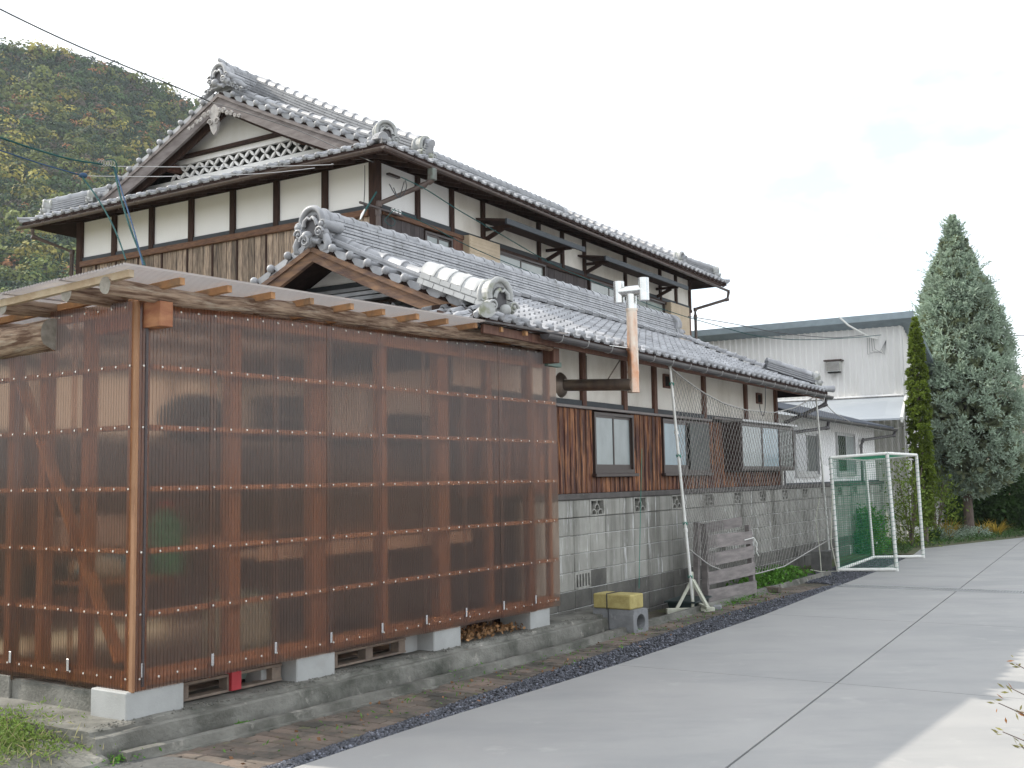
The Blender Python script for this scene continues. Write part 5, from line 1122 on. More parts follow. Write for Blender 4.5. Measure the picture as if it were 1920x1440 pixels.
for r in range(8):
    z = 1.408 - .2 * (r + 1)
    for i in range(-3, 39):
        u = .92 + (i - round(.92 / PB)) * PB
        if u < -.65 or u > 15.1 or (u > 12.3 and r > 5): continue
        if r == 0 and i in vents:
            v_ = MB(); a, b = u - PB / 2 + .004, u + PB / 2 - .004
            v_.box(a, b, 0, .08, z + .004, z + .022); v_.box(a, b, 0, .08, z + .178, z + .196); v_.box(a, a + .035, 0, .08, z + .022, z + .178); v_.box(b - .035, b, 0, .08, z + .022, z + .178)
            def arc(cx, cz, r1, r2):
                P = [(cx + r2 * math.cos(t), cz + r2 * math.sin(t)) for t in np.linspace(0, PI, 9)] + [(cx + r1 * math.cos(t), cz + r1 * math.sin(t)) for t in np.linspace(PI, 0, 9)]
                v_.prism(P, (0, .004, 0), (1, 0, 0), (0, 0, 1), (0, 1, 0), .06)
            arc(u, z + .088, .045, .061); arc(u - .080, z + .022, .050, .066); arc(u + .080, z + .022, .050, .066); v_.prism([(-.012, 0), (.012, 0), (.012, .03), (-.012, .03)], (u, .004, z + .150), (1, 0, 0), (0, 0, 1), (0, 1, 0), .05)
            vo = v_.build('vent_block', VENTM, BW); MB().box(a + .03, b - .03, .068, .072, z + .02, z + .18).build('cavity_shade_plate', CAVE, vo); continue
        if r == 4 and i in (round((.28) / PB), round((4.4) / PB)):
            v_ = MB(); a, b = u - PB / 2 + .004, u + PB / 2 - .004; v_.box(a, b, 0, .08, z + .004, z + .03); v_.box(a, b, 0, .08, z + .17, z + .196); w_ = (b - a) / 11
            for k in range(0, 11, 2): v_.box(a + k * w_, a + (k + 1) * w_, 0, .07, z + .03, z + .17)
            vo = v_.build('slotted_vent', VENTM, BW); MB().box(a + .01, b - .01, .009, .012, z + .02, z + .18).build('cavity_shade_plate', CAVE, vo); continue  # dark plate before the mortar stands for shade in the slots
        cnt += 1
        link('block', bl if (r < 5 and not (r == 4 and mnoise.noise(Vector((i * .3, 0, 0))) > .25)) else bld, BW, loc=(u + random.uniform(-.001, .001), random.uniform(-.002, .003), z), rot=(0, 0, 0))
# foot of the wall
# ================================================================== THINGS ALONG THE WALL
def bthing(n, l, c, u, v, z=0, rz=0, g=None): return thing(n, l, c, FB.w(u, v, z), FB.rz + rz, g)
# grey hollow block lying with hole facing road
def hollow(t, L_, W_, H_, r, m, nm='block_body'):
    # block along local x with round hole through its end (x = L_)
    mb = MB(); ns = 20; ring = []; sq = []
    for k in range(ns):
        a = 2 * PI * k / ns + PI / ns; ca, sa = math.cos(a), math.sin(a); s = min((W_ / 2) / max(abs(ca), 1e-6), (H_ / 2) / max(abs(sa), 1e-6)); sq.append((ca * s, sa * s + H_ / 2)); ring.append((ca * r, sa * r + H_ / 2))
    V = []
    for x in (0, L_): V += [(x, y, z) for y, z in sq]; V += [(x, y, z) for y, z in ring]
    F = []
    for k in range(ns):
        j = (k + 1) % ns
        F += [(k, j, ns + j, ns + k), (2 * ns + k, 3 * ns + k, 3 * ns + j, 2 * ns + j), (k, 2 * ns + k, 2 * ns + j, j), (ns + k, ns + j, 3 * ns + j, 3 * ns + k)]
    mb.add(V, F); return mb.build(nm, m, t)
t = bthing('hollow_block', 'big grey concrete block with round hole lying beneath the yellow stone', 'concrete block', .42, -.26, -.03, -PI / 2 - .12)
hollow(t, .52, .30, .27, .085, GBLK)
MB().tube([(.21, -.155, 0), (.21, -.157, .272), (.21, .0, .275), (.21, .157, .272), (.21, .155, 0)], .006, 6).build('strap_cord', BLACKC, t)
t = bthing('yellow_stone', 'yellowish rough rectangular stone tied on top of the grey hollow block', 'stone block', .40, -.30, .243, -PI / 2 - .08)
m = MB(); m.cbox(-.03, .44, -.15, .13, 0, .155, .012); m.build('stone', YELST, t); MB().tube([(.15, -.155, -.01), (.15, -.157, .16), (.16, .0, .162), (.17, .137, .16), (.17, .135, -.01)], .006, 6).build('strap_cord', BLACKC, t)
t = bthing('culvert_block', 'dark weathered concrete block with round opening beside the goal post', 'concrete block', 8.62, -.22, -.02, -PI / 2 + .25)
hollow(t, .34, .34, .34, .09, mat('dark_culvert', (.16, .155, .15), (.10, .10, .095), rough=.95, scale=8, bump=.5)); MB().tube([(.0, 0, .17), (.338, 0, .17)], .088, 16, caps=True).build('bore_shade_plug', CAVE, t)
t = bthing('dark_tub', 'dark green plastic tub behind the foot of the white net pole', 'tub', 2.55, -.42, -.1, .1)
mb = MB(); V = []
for z, a, b in ((0, .28, .13), (.2, .34, .17), (.22, .36, .19), (.2, .33, .16), (.03, .27, .12)): V += [(-a, -b, z), (a, -b, z), (a, b, z), (-a, b, z)]
F = [(3, 2, 1, 0)] + [(k * 4 + j, k * 4 + (j + 1) % 4, k * 4 + 4 + (j + 1) % 4, k * 4 + 4 + j) for k in range(4) for j in range(4)] + [(16, 17, 18, 19)]
mb.add(V, F).build('tub_body', TUBG, t); MB().cbox(-.38, .38, -.2, .2, .20, .215, .004).build('tub_rim', TUBG, t)
o = MB().cbox(-.10, .10, -.055, .055, 0, .075, .006).build('loose_brick', BRICKP); o.location = FB.w(4.75, -.80, -.0); o.rotation_euler = (0, 0, FB.rz + 1.4); tagit(o, 'single reddish brown brick on the paving right of the board barrier', 'brick')
for (u, v, s_, l_) in ((2.55, -.80, .9, 'small flat stone lying in front of the net pole stand'),):
    o = MB().cbox(-.1 * s_, .1 * s_, -.05, .05, 0, .05, .01).build('flat_stone', GBLK); o.location = FB.w(u, v, 0); o.rotation_euler = (0, 0, FB.rz + .3); tagit(o, l_, 'stone')
# board barrier leaning at the wall
Lb, Rb = FB.w(2.95, -.50, 0), FB.w(4.12, -.74, 0); d_ = Rb - Lb; ang = math.atan2(d_.y, d_.x); Wd = d_.length
t = thing('board_barrier', 'weathered grey board barrier of gapped crooked planks leaning before the block wall', 'barrier', Lb, 0, rot=(0, 0, ang))
m = MB().beam((.02, .02, .0), (-.0 + .10, .06, 1.03), .05, .085, (0, 1, 0)); m.build('upright', GREYW, t); m = MB().beam((-.08, .10, .02), (.02, .12, 1.05), .05, .075, (0, 1, 0)); m.build('upright', GREYW, t); MB().beam((Wd, .02, .0), (Wd - .03, .06, .97), .05, .07, (0, 1, 0)).build('upright', GREYW, t)
for z0, z1, h in ((.10, .13, .17), (.33, .38, .16), (.56, .61, .16), (.80, .80, .17)):
    MB().beam((.0 + z0 * .1, -.02 + z0 * .04, z0), (Wd + .02 - z1 * .03, -.02 + z1 * .04, z1), .022, h, (0, 0, 1)).build('plank', GREYW, t)
MB().beam((.15, .06, .97), (Wd - .12, .1, 1.02), .02, .13).build('plank', GREYW, t)
mb = MB(); mb.tube([(Wd - .28, -.04, .78), (Wd - .02, -.03, .80), (Wd + .03, -.0, .79)], .007, 5); mb.tube([(Wd + .03, 0, .79), (Wd + .07, -.02, .72), (Wd + .08, 0, .60), (Wd + .11, -.02, .54)], .008, 5); mb.tube([(Wd + .03, 0, .79), (Wd + .05, 0, .70), (Wd + .12, 0, .62)], .007, 5); mb.build('white_cord', WHITEP, t)
# net poles
PTOP1, PBOT1 = FB.w(1.87, -.55, 2.98), FB.w(2.24, -.60, .14)
def netpole(top, bot, r, m, label):
    t = thing('net_pole', label, 'pole', bot, 0); d = top - bot; n = 5
    MB().tube([d * (i / n) for i in range(n + 1)], [r, r, r * .95, r * .9, r * .85, r * .8], 10).build('pole', m, t)
    for k in (.30, .72): MB().tube([d * k - d.normalized() * .02, d * k + d.normalized() * .02], r * 1.35, 10).build('joint_collar', m, t)
    MB().tube([d - d.normalized() * .0, d + d.normalized() * .03], r * 1.2, 8).build('end_cap', m, t); return t
tp = netpole(PTOP1, PBOT1, .019, WHITEP, 'leaning white metal net pole nearest the brown shed')
mb = MB()
for k in (.10, .33, .62, .93):
    c = (PTOP1 - PBOT1) * k; mb.tube([c + Vector((.025 * math.cos(a), .025 * math.sin(a), .02 * math.sin(3 * a))) for a in np.linspace(0, 2 * PI, 12)], .006, 5)
mb.build('binding_cord', GREENC, tp)['kind'] = 'stuff'
t = thing('pole_stand', 'pale painted wooden stand of crossed boards holding the leaning net pole', 'stand', FB.w(2.24, -.60, 0), FB.rz - .9)
MB().cbox(-.33, .27, -.035, .035, -.02, .045, .005).build('foot_board', STANDW, t); MB().cbox(.10, .15, -.24, .22, .045, .085, .005).build('foot_board', STANDW, t)
MB().beam((-.20, 0, .04), (.0, 0, .38), .025, .035).build('stay', STANDW, t); MB().beam((.20, 0, .04), (.02, 0, .38), .025, .035).build('stay', STANDW, t); MB().beam((.12, -.18, .08), (.0, -.01, .38), .025, .035).build('stay', STANDW, t); MB().cbox(-.018, .018, -.018, .018, .04, .48, .004).build('upright', STANDW, t)
PTOP2, PBOT2 = FB.w(8.33, -.5, 3.0), FB.w(8.98, -.45, .0)
netpole(PTOP2, PBOT2, .018, WHITEP, 'slim white net pole standing beside the left goal post')
PBOT3 = FB.w(18.2, .0, 0); PTOP3 = at(1708, 792, (PBOT3 - Vector((0, 0, HCAM))).dot(_fwd))
netpole(PTOP3, PBOT3, .02, WHITEP, 'distant white net pole among the shrubs by the conifer')
t = thing('pole_stand', 'small pale stand at the foot of the distant net pole', 'stand', PBOT3, 0)
MB().beam((-.3, 0, .02), (0, 0, .4), .04, .05).build('stay', STANDW, t); MB().beam((.3, 0, .02), (0, 0, .4), .04, .05).build('stay', STANDW, t)
o = MB().tube([FB.w(1.75, -.2, 2.0), FB.w(1.55, -.25, 1.2), FB.w(1.35, -.3, .35)], .004, 5).build('guy_line', GREENC); tagit(o, 'thin guy line hanging slack from the leaning net pole to the wall foot', 'cord')
# nets
def net(top, bot, cell, m, label, name='ball_net', r=.0022, sag=.05, group=None):
    """top, bot: functions s->Vector ; diamond mesh"""
    Lx = sum(((top((i + 1) / 20) - top(i / 20)).length for i in range(20))); NX = int(Lx / cell)
    hmax = max((top(i / 10) - bot(i / 10)).length for i in range(11)); NY = int(hmax / (cell * 1.25))
    P = {}
    for i in range(NX + 1):
        for j in range(NY + 1):
            s, q = i / NX, j / NY; p = top(s).lerp(bot(s), q); nrm = FB.V; p = p + nrm * (sag * math.sin(q * PI) * (.6 + mnoise.noise(Vector((s * 5, q * 3, 1))))) + FB.U * (.03 * mnoise.noise(Vector((s * 6, q * 7, 5)))); P[i, j] = p
    V = []; F = []
    def strand(a, b):
        d = (b - a).normalized(); x = d.cross(FB.V).normalized() * r; y = FB.V * r; n = len(V)
        V.extend([a + x, a - x * .5 + y, a - x * .5 - y, b + x, b - x * .5 + y, b - x * .5 - y]); F.extend([(n, n + 1, n + 4, n + 3), (n + 1, n + 2, n + 5, n + 4), (n + 2, n, n + 3, n + 5)])
    for j in range(NY):
        for i in range(NX + 1):
            if (i + j) % 2 == 0:
                if i < NX: strand(P[i, j], P[i + 1, j + 1])
                if i > 0: strand(P[i, j], P[i - 1, j + 1])
    return MB().add(V, F).build(name, m), [top(i / 24) for i in range(25)], [bot(i / 24) for i in range(25)]
def poly_at(pts, F_, v):
    """list of (s, pixel x, pixel y) resolved on plane v of the frame"""
    out = []
    C_ = Vector((0, 0, HCAM))
    for s, x, y in pts:
        d = CR * ((x - 960) / FPX) - CU * ((y - 720) / FPX) + _fwd; k = ((F_.o + F_.V * v - C_).dot(F_.V)) / d.dot(F_.V); out.append((s, C_ + d * k))
    def f(s):
        for (a, p), (b, q) in zip(out, out[1:]):
            if s <= b: return p.lerp(q, (s - a) / (b - a))
        return out[-1][1]
    return f
ntop = poly_at([(0, 1258, 690), (.08, 1285, 712), (.2, 1320, 737), (.35, 1358, 757), (.5, 1400, 769), (.7, 1450, 774), (.85, 1492, 764), (1, 1531, 742)], FB, -.56)
nbot = poly_at([(0, 1292, 1030), (.15, 1330, 1060), (.35, 1370, 1075), (.55, 1418, 1076), (.75, 1470, 1062), (.9, 1520, 1032), (1, 1558, 1010)], FB, -.56)
nn, tp_, bt_ = net(ntop, nbot, .062, GREYNET, '', r=.003)
T = thing('ball_net', 'sagging grey diamond net hung between two white poles before the wall', 'net', PBOT1, 0)
nn.parent = T; nn.location = -PBOT1; nn.name = 'netting'
for lst in (tp_, bt_):
    r_ = MB().tube([p - PBOT1 for p in lst], .009, 6).build('net_rope', GREYNET, T)
n2t = poly_at([(0, 1533, 742), (.2, 1565, 775), (.45, 1610, 800), (.7, 1650, 808), (.9, 1690, 802), (1, 1707, 792)], FB, -.3)
n2b = poly_at([(0, 1540, 870), (.3, 1580, 885), (.6, 1630, 880), (1, 1706, 860)], FB, -.3)
nn, tp_, bt_ = net(n2t, n2b, .085, GREYNET, '', r=.0016)
T = thing('ball_net', 'higher grey net sagging from pole to pole behind the goal', 'net', PBOT2, 0)
nn.parent = T; nn.location = -PBOT2; nn.name = 'netting'; MB().tube([p - PBOT2 for p in tp_], .008, 6).build('net_rope', GREYNET, T)
# goal
GA, GB_, GC, GD = Vector((5.475, 18.54, 0)), Vector((6.44, 18.47, 0)), Vector((7.93, 21.23, 0)), Vector((6.94, 21.17, 0))
G = thing('ball_goal', 'white tube ball game goal with green net standing at the drive edge', 'goal', GB_, 0)
TA, TB, TC, TD = at(1557, 858, (GA).dot(_fwd) + .1), at(1663, 850, GB_.dot(_fwd) + .1), at(1718, 853, GC.dot(_fwd) + .1), at(1622, 862, GD.dot(_fwd) + .05)
rel = lambda p: p - GB_
for a, b, r in ((GA, TA, .029), (GB_, TB, .031), (GC, TC, .031), (GD, TD, .027)): MB().tube([rel(a), rel(b)], r, 10).build('goal_post', WHITEP, G)
for a, b in ((TA, TB), (TB, TC), (TC, TD), (TD, TA)): MB().tube([rel(a), rel(b)], .027, 10).build('top_bar', WHITEP, G)
for a, b in ((GA, GB_), (GC, GD), (GD, GA)): MB().tube([rel(a) + Vector((0, 0, .03)), rel(b) + Vector((0, 0, .03))], .03, 10).build('ground_bar', WHITEP, G)
def panel_net(a, b, c, d, nx, ny, r=.0022):
    V = []; F = []; P = lambda s, t: (a.lerp(b, s)).lerp(d.lerp(c, s), t)
    def strand(p, q):
        dd = (q - p).normalized(); x = dd.cross(Vector((.3, .8, .5))).normalized() * r; y = dd.cross(x).normalized() * r; n = len(V); V.extend([p + x, p - x * .5 + y, p - x * .5 - y, q + x, q - x * .5 + y, q - x * .5 - y]); F.extend([(n, n + 1, n + 4, n + 3), (n + 1, n + 2, n + 5, n + 4), (n + 2, n, n + 3, n + 5)])
    for i in range(nx + 1): strand(P(i / nx, 0), P(i / nx, 1))
    for j in range(ny + 1): strand(P(0, j / ny), P(1, j / ny))
    return V, F
for q in ((GA, GD, TD, TA, 50, 32), (TA, TD, TC, TB, 50, 18), (GA, GB_, TB, TA, 28, 52)):
    V, F = panel_net(*[rel(x) for x in q[:4]], q[4], q[5]); MB().add(V, F).build('goal_net', GRNET, G)
mb = MB()
for a, b, n in ((GB_, TB, 26), (GC, TC, 24), (GA, TA, 22)):
    for i in range(n):
        c = rel(a.lerp(b, (i + .5) / n)); mb.tube([c + Vector((.040 * math.cos(t), .040 * math.sin(t), .02 * t / PI)) for t in np.linspace(0, 2 * PI, 7)], .0032, 4, caps=False)
mb.build('lacing_cord', GREENC, G)['kind'] = 'stuff'
mb = MB(); mb.tube([rel(GA) + Vector((-.25, .05, 1.25)), rel(GA) + Vector((-.35, .0, .9)), rel(GA) + Vector((-.3, 0, .3)), rel(GA) + Vector((-.32, -.1, .03))], .008, 5); mb.tube([rel(GA) + Vector((-.05, -.02, 1.35)), rel(GA) + Vector((-.12, -.05, .5)), rel(GA) + Vector((-.05, -.1, .02)), rel(GA) + Vector((-.35, -.15, .02)), rel(GA) + Vector((-.5, -.1, .05))], .008, 5); mb.build('tie_rope', STANDW, G)

# ================================================================== CABLES
def cable(pts, r, m, label, ends=True, name='overhead_cable', cat='cable'):
    P = [at(*p) for p in pts]; Q = []
    for i in range(len(P) - 1):
        p0, p1, p2, p3 = P[max(i - 1, 0)], P[i], P[i + 1], P[min(i + 2, len(P) - 1)]
        for t in np.linspace(0, 1, 6)[:-1]: Q.append(.5 * ((2 * p1) + (p2 - p0) * t + (2 * p0 - 5 * p1 + 4 * p2 - p3) * t * t + (-p0 + 3 * p1 - 3 * p2 + p3) * t ** 3))
    Q.append(P[-1]); o = MB().tube(Q, r, 6).build(name, m); tagit(o, label, cat); return o
cable([(-60, -18, 13), (0, 17, 13.3), (150, 88, 14.3), (330, 163, 15.8), (392, 190, 16.4)], .010, BLACKC, 'thin black wire dropping from the sky at upper left to the gable')
cable([(392, 190, 16.4), (450, 208, 16.0), (560, 245, 15.4), (640, 280, 14.8), (700, 304, 14.3)], .007, BLACKC, 'thin dark wire crossing the gable lattice down to the house corner')
t = cable([(-60, 243, 12), (0, 258, 12.2), (60, 278, 12.5), (130, 298, 12.9), (190, 308, 13.2), (214, 314, 13.3)], .011, TEALC, 'thick twisted service cable across the hillside at left')
cable([(214, 314, 13.3), (225, 365, 12.9), (245, 430, 12.4), (272, 498, 11.9)], .012, TEALC, 'bundled blue service cable descending before the gable to the shed roof')
cable([(216, 318, 13.3), (232, 370, 12.8), (252, 435, 12.3), (268, 497, 11.8)], .009, BLUEC, 'blue strand twisted beside the descending service cable')
cable([(-60, 268, 12), (0, 282, 12.2), (70, 305, 12.6), (150, 328, 13.0)], .008, BLUEC, 'thin lower wire crossing the hillside at left')
cable([(152, 329, 13.0), (185, 375, 12.7), (215, 430, 12.3), (236, 487, 11.9)], .009, TEALC, 'thin dark drop wire left of the blue bundle')
cable([(160, 330, 13), (300, 331, 13.4), (480, 326, 13.9), (590, 315, 14.2)], .005, ALUS, 'lower bright stay wire crossing the white gable panels')
cable([(214, 312, 13.3), (350, 313, 13.6), (500, 312, 14.0), (615, 309, 14.25), (622, 307, 14.25)], .005, ALUS, 'upper bright stay wire crossing the gable skirt roof')
cable([(196, 300, 13.2), (216, 302, 13.2), (220, 325, 13.2)], .008, TEALC, 'grey cable clamp coil where the service cable turns down', name='cable_clamp', cat='clamp')
mb = MB()
for k in range(5): mb.tube([at(190 + k * 5 + 5 * math.cos(a), 306 + 6 * math.sin(a), 13.2) for a in np.linspace(0, 2 * PI, 8)], .004, 5)
o = mb.build('cable_coil', GREYNET); tagit(o, 'small coil of grey wire bound on the thick service cable', 'coil')
o = MB().sphere(at(156, 329, 13), .035, 8, 6, (1.5, 1, 1)).build('strain_insulator', BLUEC); tagit(o, 'small dark strain insulator at the bend of the lower wire', 'insulator')
cable([(752, 332, 14.2), (800, 356, 14.3), (860, 394, 14.6), (940, 440, 15.3), (1040, 497, 16.5), (1130, 535, 17.5), (1215, 570, 18.7), (1290, 595, 20)], .007, TEALC, 'green cable running along the upper side wall from the corner')
cable([(1290, 595, 20), (1350, 612, 20.5), (1420, 630, 21.3), (1500, 637, 22.3), (1600, 633, 24), (1652, 628, 25.5)], .008, TEALC, 'green cable sagging from the house end to the warehouse')
cable([(1290, 593, 20), (1380, 608, 21), (1460, 624, 22), (1560, 633, 23.5), (1620, 628, 25)], .008, BLACKC, 'second thinner cable sagging from house end to warehouse')
cable([(735, 392, 14.2), (800, 420, 14.3), (880, 462, 15), (1000, 512, 16.5), (1140, 560, 18.2)], .006, TEALC, 'lower thin green wire in front of upper windows')
cable([(738, 352, 14.25), (745, 368, 14.2), (750, 366, 14.2), (758, 340, 14.2)], .007, BLACKC, 'small black wire loop hanging near the upper corner post')
cable([(730, 345, 14.25), (742, 366, 14.2), (752, 369, 14.2), (762, 352, 14.2), (760, 338, 14.2)], .007, BLACKC, 'larger black wire loop beside the upper corner post')
cable([(706, 360, 14.5), (696, 376, 14.4), (684, 396, 14.3), (675, 412, 14.2)], .012, TEALC, 'teal cable bundle dropping behind the lower ridge end')
cable([(684, 310, 14.4), (684, 350, 14.45), (682, 388, 14.4)], .006, BLACKC, 'thin vertical black wire on the last white gable panel')
o = MB().tube([at(675, 412, 14.2), at(679, 402, 14.2), at(684, 392, 14.2)], [.008, .016, .008], 8).build('cable_insulator', PLAS); tagit(o, 'small white insulator on the teal cable by the corner', 'insulator')
cable([(740, 392, 14.2), (728, 405, 14.2), (722, 414, 14.2), (735, 424, 14.2), (741, 416, 14.2), (734, 408, 14.2)], .005, TEALC, 'thin teal wire loop in front of dark upper siding')
cable([(1902, 629, 75), (1960, 628, 75)], .03, BLACKC, 'faint far wire right of the conifer top')
cable([(1435, 722, 13.9), (1435, 760, 14), (1431, 780, 14), (1426, 770, 14.1), (1424, 758, 14.1)], .005, BLACKC, 'thin wire loop hanging below the small right vent')
# ================================================================== PLANTS
def conifer_crown(H0, H1, rad, n_cl, per, r_cl, ln, wd, tint, updir=.7, dense=.75):
    C, D, T = [], [], []
    for i in range(n_cl):
        h = random.random(); z = H0 + (H1 - H0) * h; R_ = rad(z)
        a = random.uniform(0, 2 * PI); lump = 1 + .16 * mnoise.noise(Vector((math.cos(a) * 1.6, math.sin(a) * 1.6, z * .8))) * 1.6
        q = (dense + (1 - dense) * random.random() ** .5) if random.random() < .82 else random.uniform(.2, .8)
        c = np.array((math.cos(a) * R_ * q * lump, math.sin(a) * R_ * q * lump, z)); rc = r_cl * (.55 + .6 * random.random()) * (.22 + .78 * min(1, R_ / .8))
        out = np.array((math.cos(a), math.sin(a), updir)); out /= np.linalg.norm(out)
        dd = RNG.normal(size=(per, 3)) * .75 + out; dd /= np.linalg.norm(dd, axis=1)[:, None]
        C.append(c + dd * rc * RNG.uniform(.15, 1, (per, 1))); D.append(dd + RNG.normal(size=(per, 3)) * .3)
        t = random.uniform(.75, 1.2); T.append(np.array(tint(z, q))[None] * t * RNG.uniform(.8, 1.25, (per, 1)))
    global CN
    C = np.concatenate(C); n = len(C); CN = C.copy(); CN[:, 2] = .5 * np.linalg.norm(C[:, :2], axis=1); CN /= np.linalg.norm(CN, axis=1)[:, None] + 1e-6; return C, np.concatenate(D), ln * RNG.uniform(.6, 1.3, n), wd * RNG.uniform(.7, 1.3, n), np.concatenate(T)
base = Vector((11.93, 28.65, 0))
def rprof(z):
    P = [(1.0, .4), (1.4, 1.05), (2.0, 1.5), (2.8, 1.62), (3.6, 1.5), (4.4, 1.30), (5.2, 1.15), (6.2, .90), (7.0, .60), (7.6, .32), (8.0, .15), (8.4, .03)]
    return lerp(P, z)
t = thing('conifer_tree', 'tall conical silver green conifer with a bare lower trunk at the drive edge', 'tree', base, 0)
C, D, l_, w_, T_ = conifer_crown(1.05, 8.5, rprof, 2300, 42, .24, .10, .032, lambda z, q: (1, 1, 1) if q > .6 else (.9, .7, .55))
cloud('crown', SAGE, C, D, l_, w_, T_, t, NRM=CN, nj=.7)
C, D, l_, w_, T_ = conifer_crown(1.2, 7.8, lambda z: rprof(z) * .72, 520, 46, .35, .24, .14, lambda z, q: (.6, .55, .42)); cloud('inner_foliage', SAGE, C, D, l_, w_, T_, t)  # browner inner layer, also darkened in tint for shade inside the crown
C2, D2, T2 = [], [], []
for i in range(560):
    z = 1.2 + 7.1 * random.random() ** .8 if i < 520 else random.uniform(7.9, 8.35); a = random.uniform(0, 2 * PI); R_ = rprof(z) * random.uniform(.92, 1.0); L_ = random.uniform(.14, .40) * (.7 if z > 7.4 else 1); d = Vector((math.cos(a), math.sin(a), random.uniform(.5, 1.5))).normalized(); k = random.uniform(.8, 1.25)
    for j in range(16):
        u = j / 15; p = Vector((math.cos(a) * R_, math.sin(a) * R_, z)) + d * (L_ * u); q = (d + Vector(RNG.normal(size=3)) * .55).normalized(); C2.append(tuple(p + q * .03)); D2.append(tuple(q)); T2.append((k, k, k))
cloud('spray_tips', SAGE, np.array(C2), np.array(D2), .085, .026, np.array(T2), t)
MB().tube([(0, 0, -.1), (.02, 0, .3), (0, .02, 1.4), (.03, 0, 4), (0, 0, 7.8)], [.17, .125, .11, .07, .02], 12).build('trunk', BARK, t)
mb = MB()
for i in range(40):
    z = random.uniform(1.1, 6.5); a = random.uniform(0, 2 * PI); r = rprof(z + .4) * .85; mb.tube([(0, 0, z), (math.cos(a) * r * .5, math.sin(a) * r * .5, z + .25), (math.cos(a) * r, math.sin(a) * r, z + .7)], [.03, .02, .008], 5)
mb.build('branches', BARK, t)['kind'] = 'stuff'
# slim cypress behind
cb = FB.w(16.3, -.66, 0)
t = thing('slim_cypress', 'narrow dark olive green cypress column behind the left of the conifer', 'tree', cb, 0)
prof2 = lambda z: lerp([(.3, .18), (1.5, .25), (3, .25), (4.0, .22), (4.8, .14), (5.35, .03)], z)
C, D, l_, w_, T_ = conifer_crown(.4, 5.3, prof2, 700, 38, .14, .09, .03, lambda z, q: (1, 1, 1), 1.2, .55); cloud('crown', CYP, C, D, l_, w_, T_, t, NRM=CN, nj=.7)
MB().tube([(0, 0, -.1), (0, 0, 5.0)], [.08, .02], 8).build('trunk', BARK, t)
C, D, l_, w_, T_ = conifer_crown(.4, 5.0, lambda z: prof2(z) * .7, 260, 36, .12, .14, .07, lambda z, q: (.8, .8, .8), 1.2); cloud('inner_foliage', CYP, C, D, l_, w_, T_, t)  # inner layer darkened in tint for shade inside the column
# generic bush
def bush(name, label, cat, base, rx, ry, h, n_cl, per, ln, wd, m, z0=.0, stems=8, rc=.2, tv=(.7, 1.3), group=None, tintf=None):
    t = thing(name, label, cat, base, 0, group); C, D, T = [], [], []
    for i in range(n_cl):
        d = RNG.normal(size=3); d[2] = abs(d[2]); d /= np.linalg.norm(d); q = random.uniform(.55, 1.0)
        c = np.array((d[0] * rx * q, d[1] * ry * q, z0 + d[2] * (h - z0) * q)); dd = RNG.normal(size=(per, 3)) + d; C.append(c + RNG.normal(size=(per, 3)) * rc * .5); D.append(dd)
        k = random.uniform(*tv); tt = np.array(tintf(c) if tintf else (1, 1, 1)); T.append(tt[None] * k * RNG.uniform(.75, 1.25, (per, 1)))
    C = np.concatenate(C); C[:, 2] = np.abs(C[:, 2]); n = len(C); cloud('foliage', m, C, np.concatenate(D), ln * RNG.uniform(.6, 1.3, n), wd * RNG.uniform(.7, 1.3, n), np.concatenate(T), t)
    mb = MB()
    for i in range(stems):
        a = random.uniform(0, 2 * PI); mb.tube([(0, 0, -.05), (math.cos(a) * rx * .3, math.sin(a) * ry * .3, h * .4), (math.cos(a) * rx * .7, math.sin(a) * ry * .7, h * .8)], [.02, .012, .004], 5)
    o = mb.build('stems', BARK, t); o['kind'] = 'stuff'; return t
def gp(px, dep): p = at(px, 900, dep); p.z = 0; return p
bush('feathery_shrub', 'loose yellow green shrub seen through and behind the goal', 'shrub', gp(1704, 24.3), .42, .4, 2.2, 85, 20, .09, .035, YLG, .1, 14, .3)
bush('yellow_shrub', 'bright yellow green branch growth between goal and conifer trunk', 'shrub', gp(1752, 27.3), .5, .45, 1.8, 60, 20, .10, .04, YLG, .5, 9, .26)
bush('green_seedling', 'small fresh green shrub growing behind the goal net', 'shrub', gp(1622, 22.5), .42, .4, 1.0, 90, 22, .09, .035, FGRN, .0, 8, .2)
bush('dark_shrub', 'dense dark green shrub behind the conifer trunk', 'shrub', gp(1790, 31), 1.6, 1.0, 2.4, 230, 26, .15, .07, DKG, 0, 10, .4)
bush('dark_shrub', 'dark green shrub filling the space right of the conifer trunk', 'shrub', gp(1868, 31), 1.3, 1.0, 2.2, 230, 26, .15, .07, DKG, 0, 10, .4)
bush('dark_shrub', 'dark shrub with rusty tops at the far right edge', 'shrub', gp(1925, 31.5), 1.1, 1.0, 2.1, 200, 26, .15, .07, DKG, 0, 10, .4, tintf=lambda c: (2.4, 1.5, .8) if c[2] > 1.3 and random.random() < .5 else (1, 1, 1))
bush('dark_shrub', 'dark green shrub behind the far net pole, left of conifer trunk', 'shrub', gp(1745, 30), 1.1, .8, 2.5, 240, 24, .14, .06, DKG, 0, 8, .35)
bush('sage_ground_plant', 'low grey green plant at the foot of the conifer trunk', 'plant', gp(1822, 27.6), .55, .35, .28, 50, 20, .06, .02, SAGE, 0, 3, .12)
bush('sage_ground_plant', 'low grey green plant left of the conifer foot', 'plant', gp(1770, 26.6), .5, .3, .3, 45, 20, .06, .02, SAGE, 0, 3, .12)
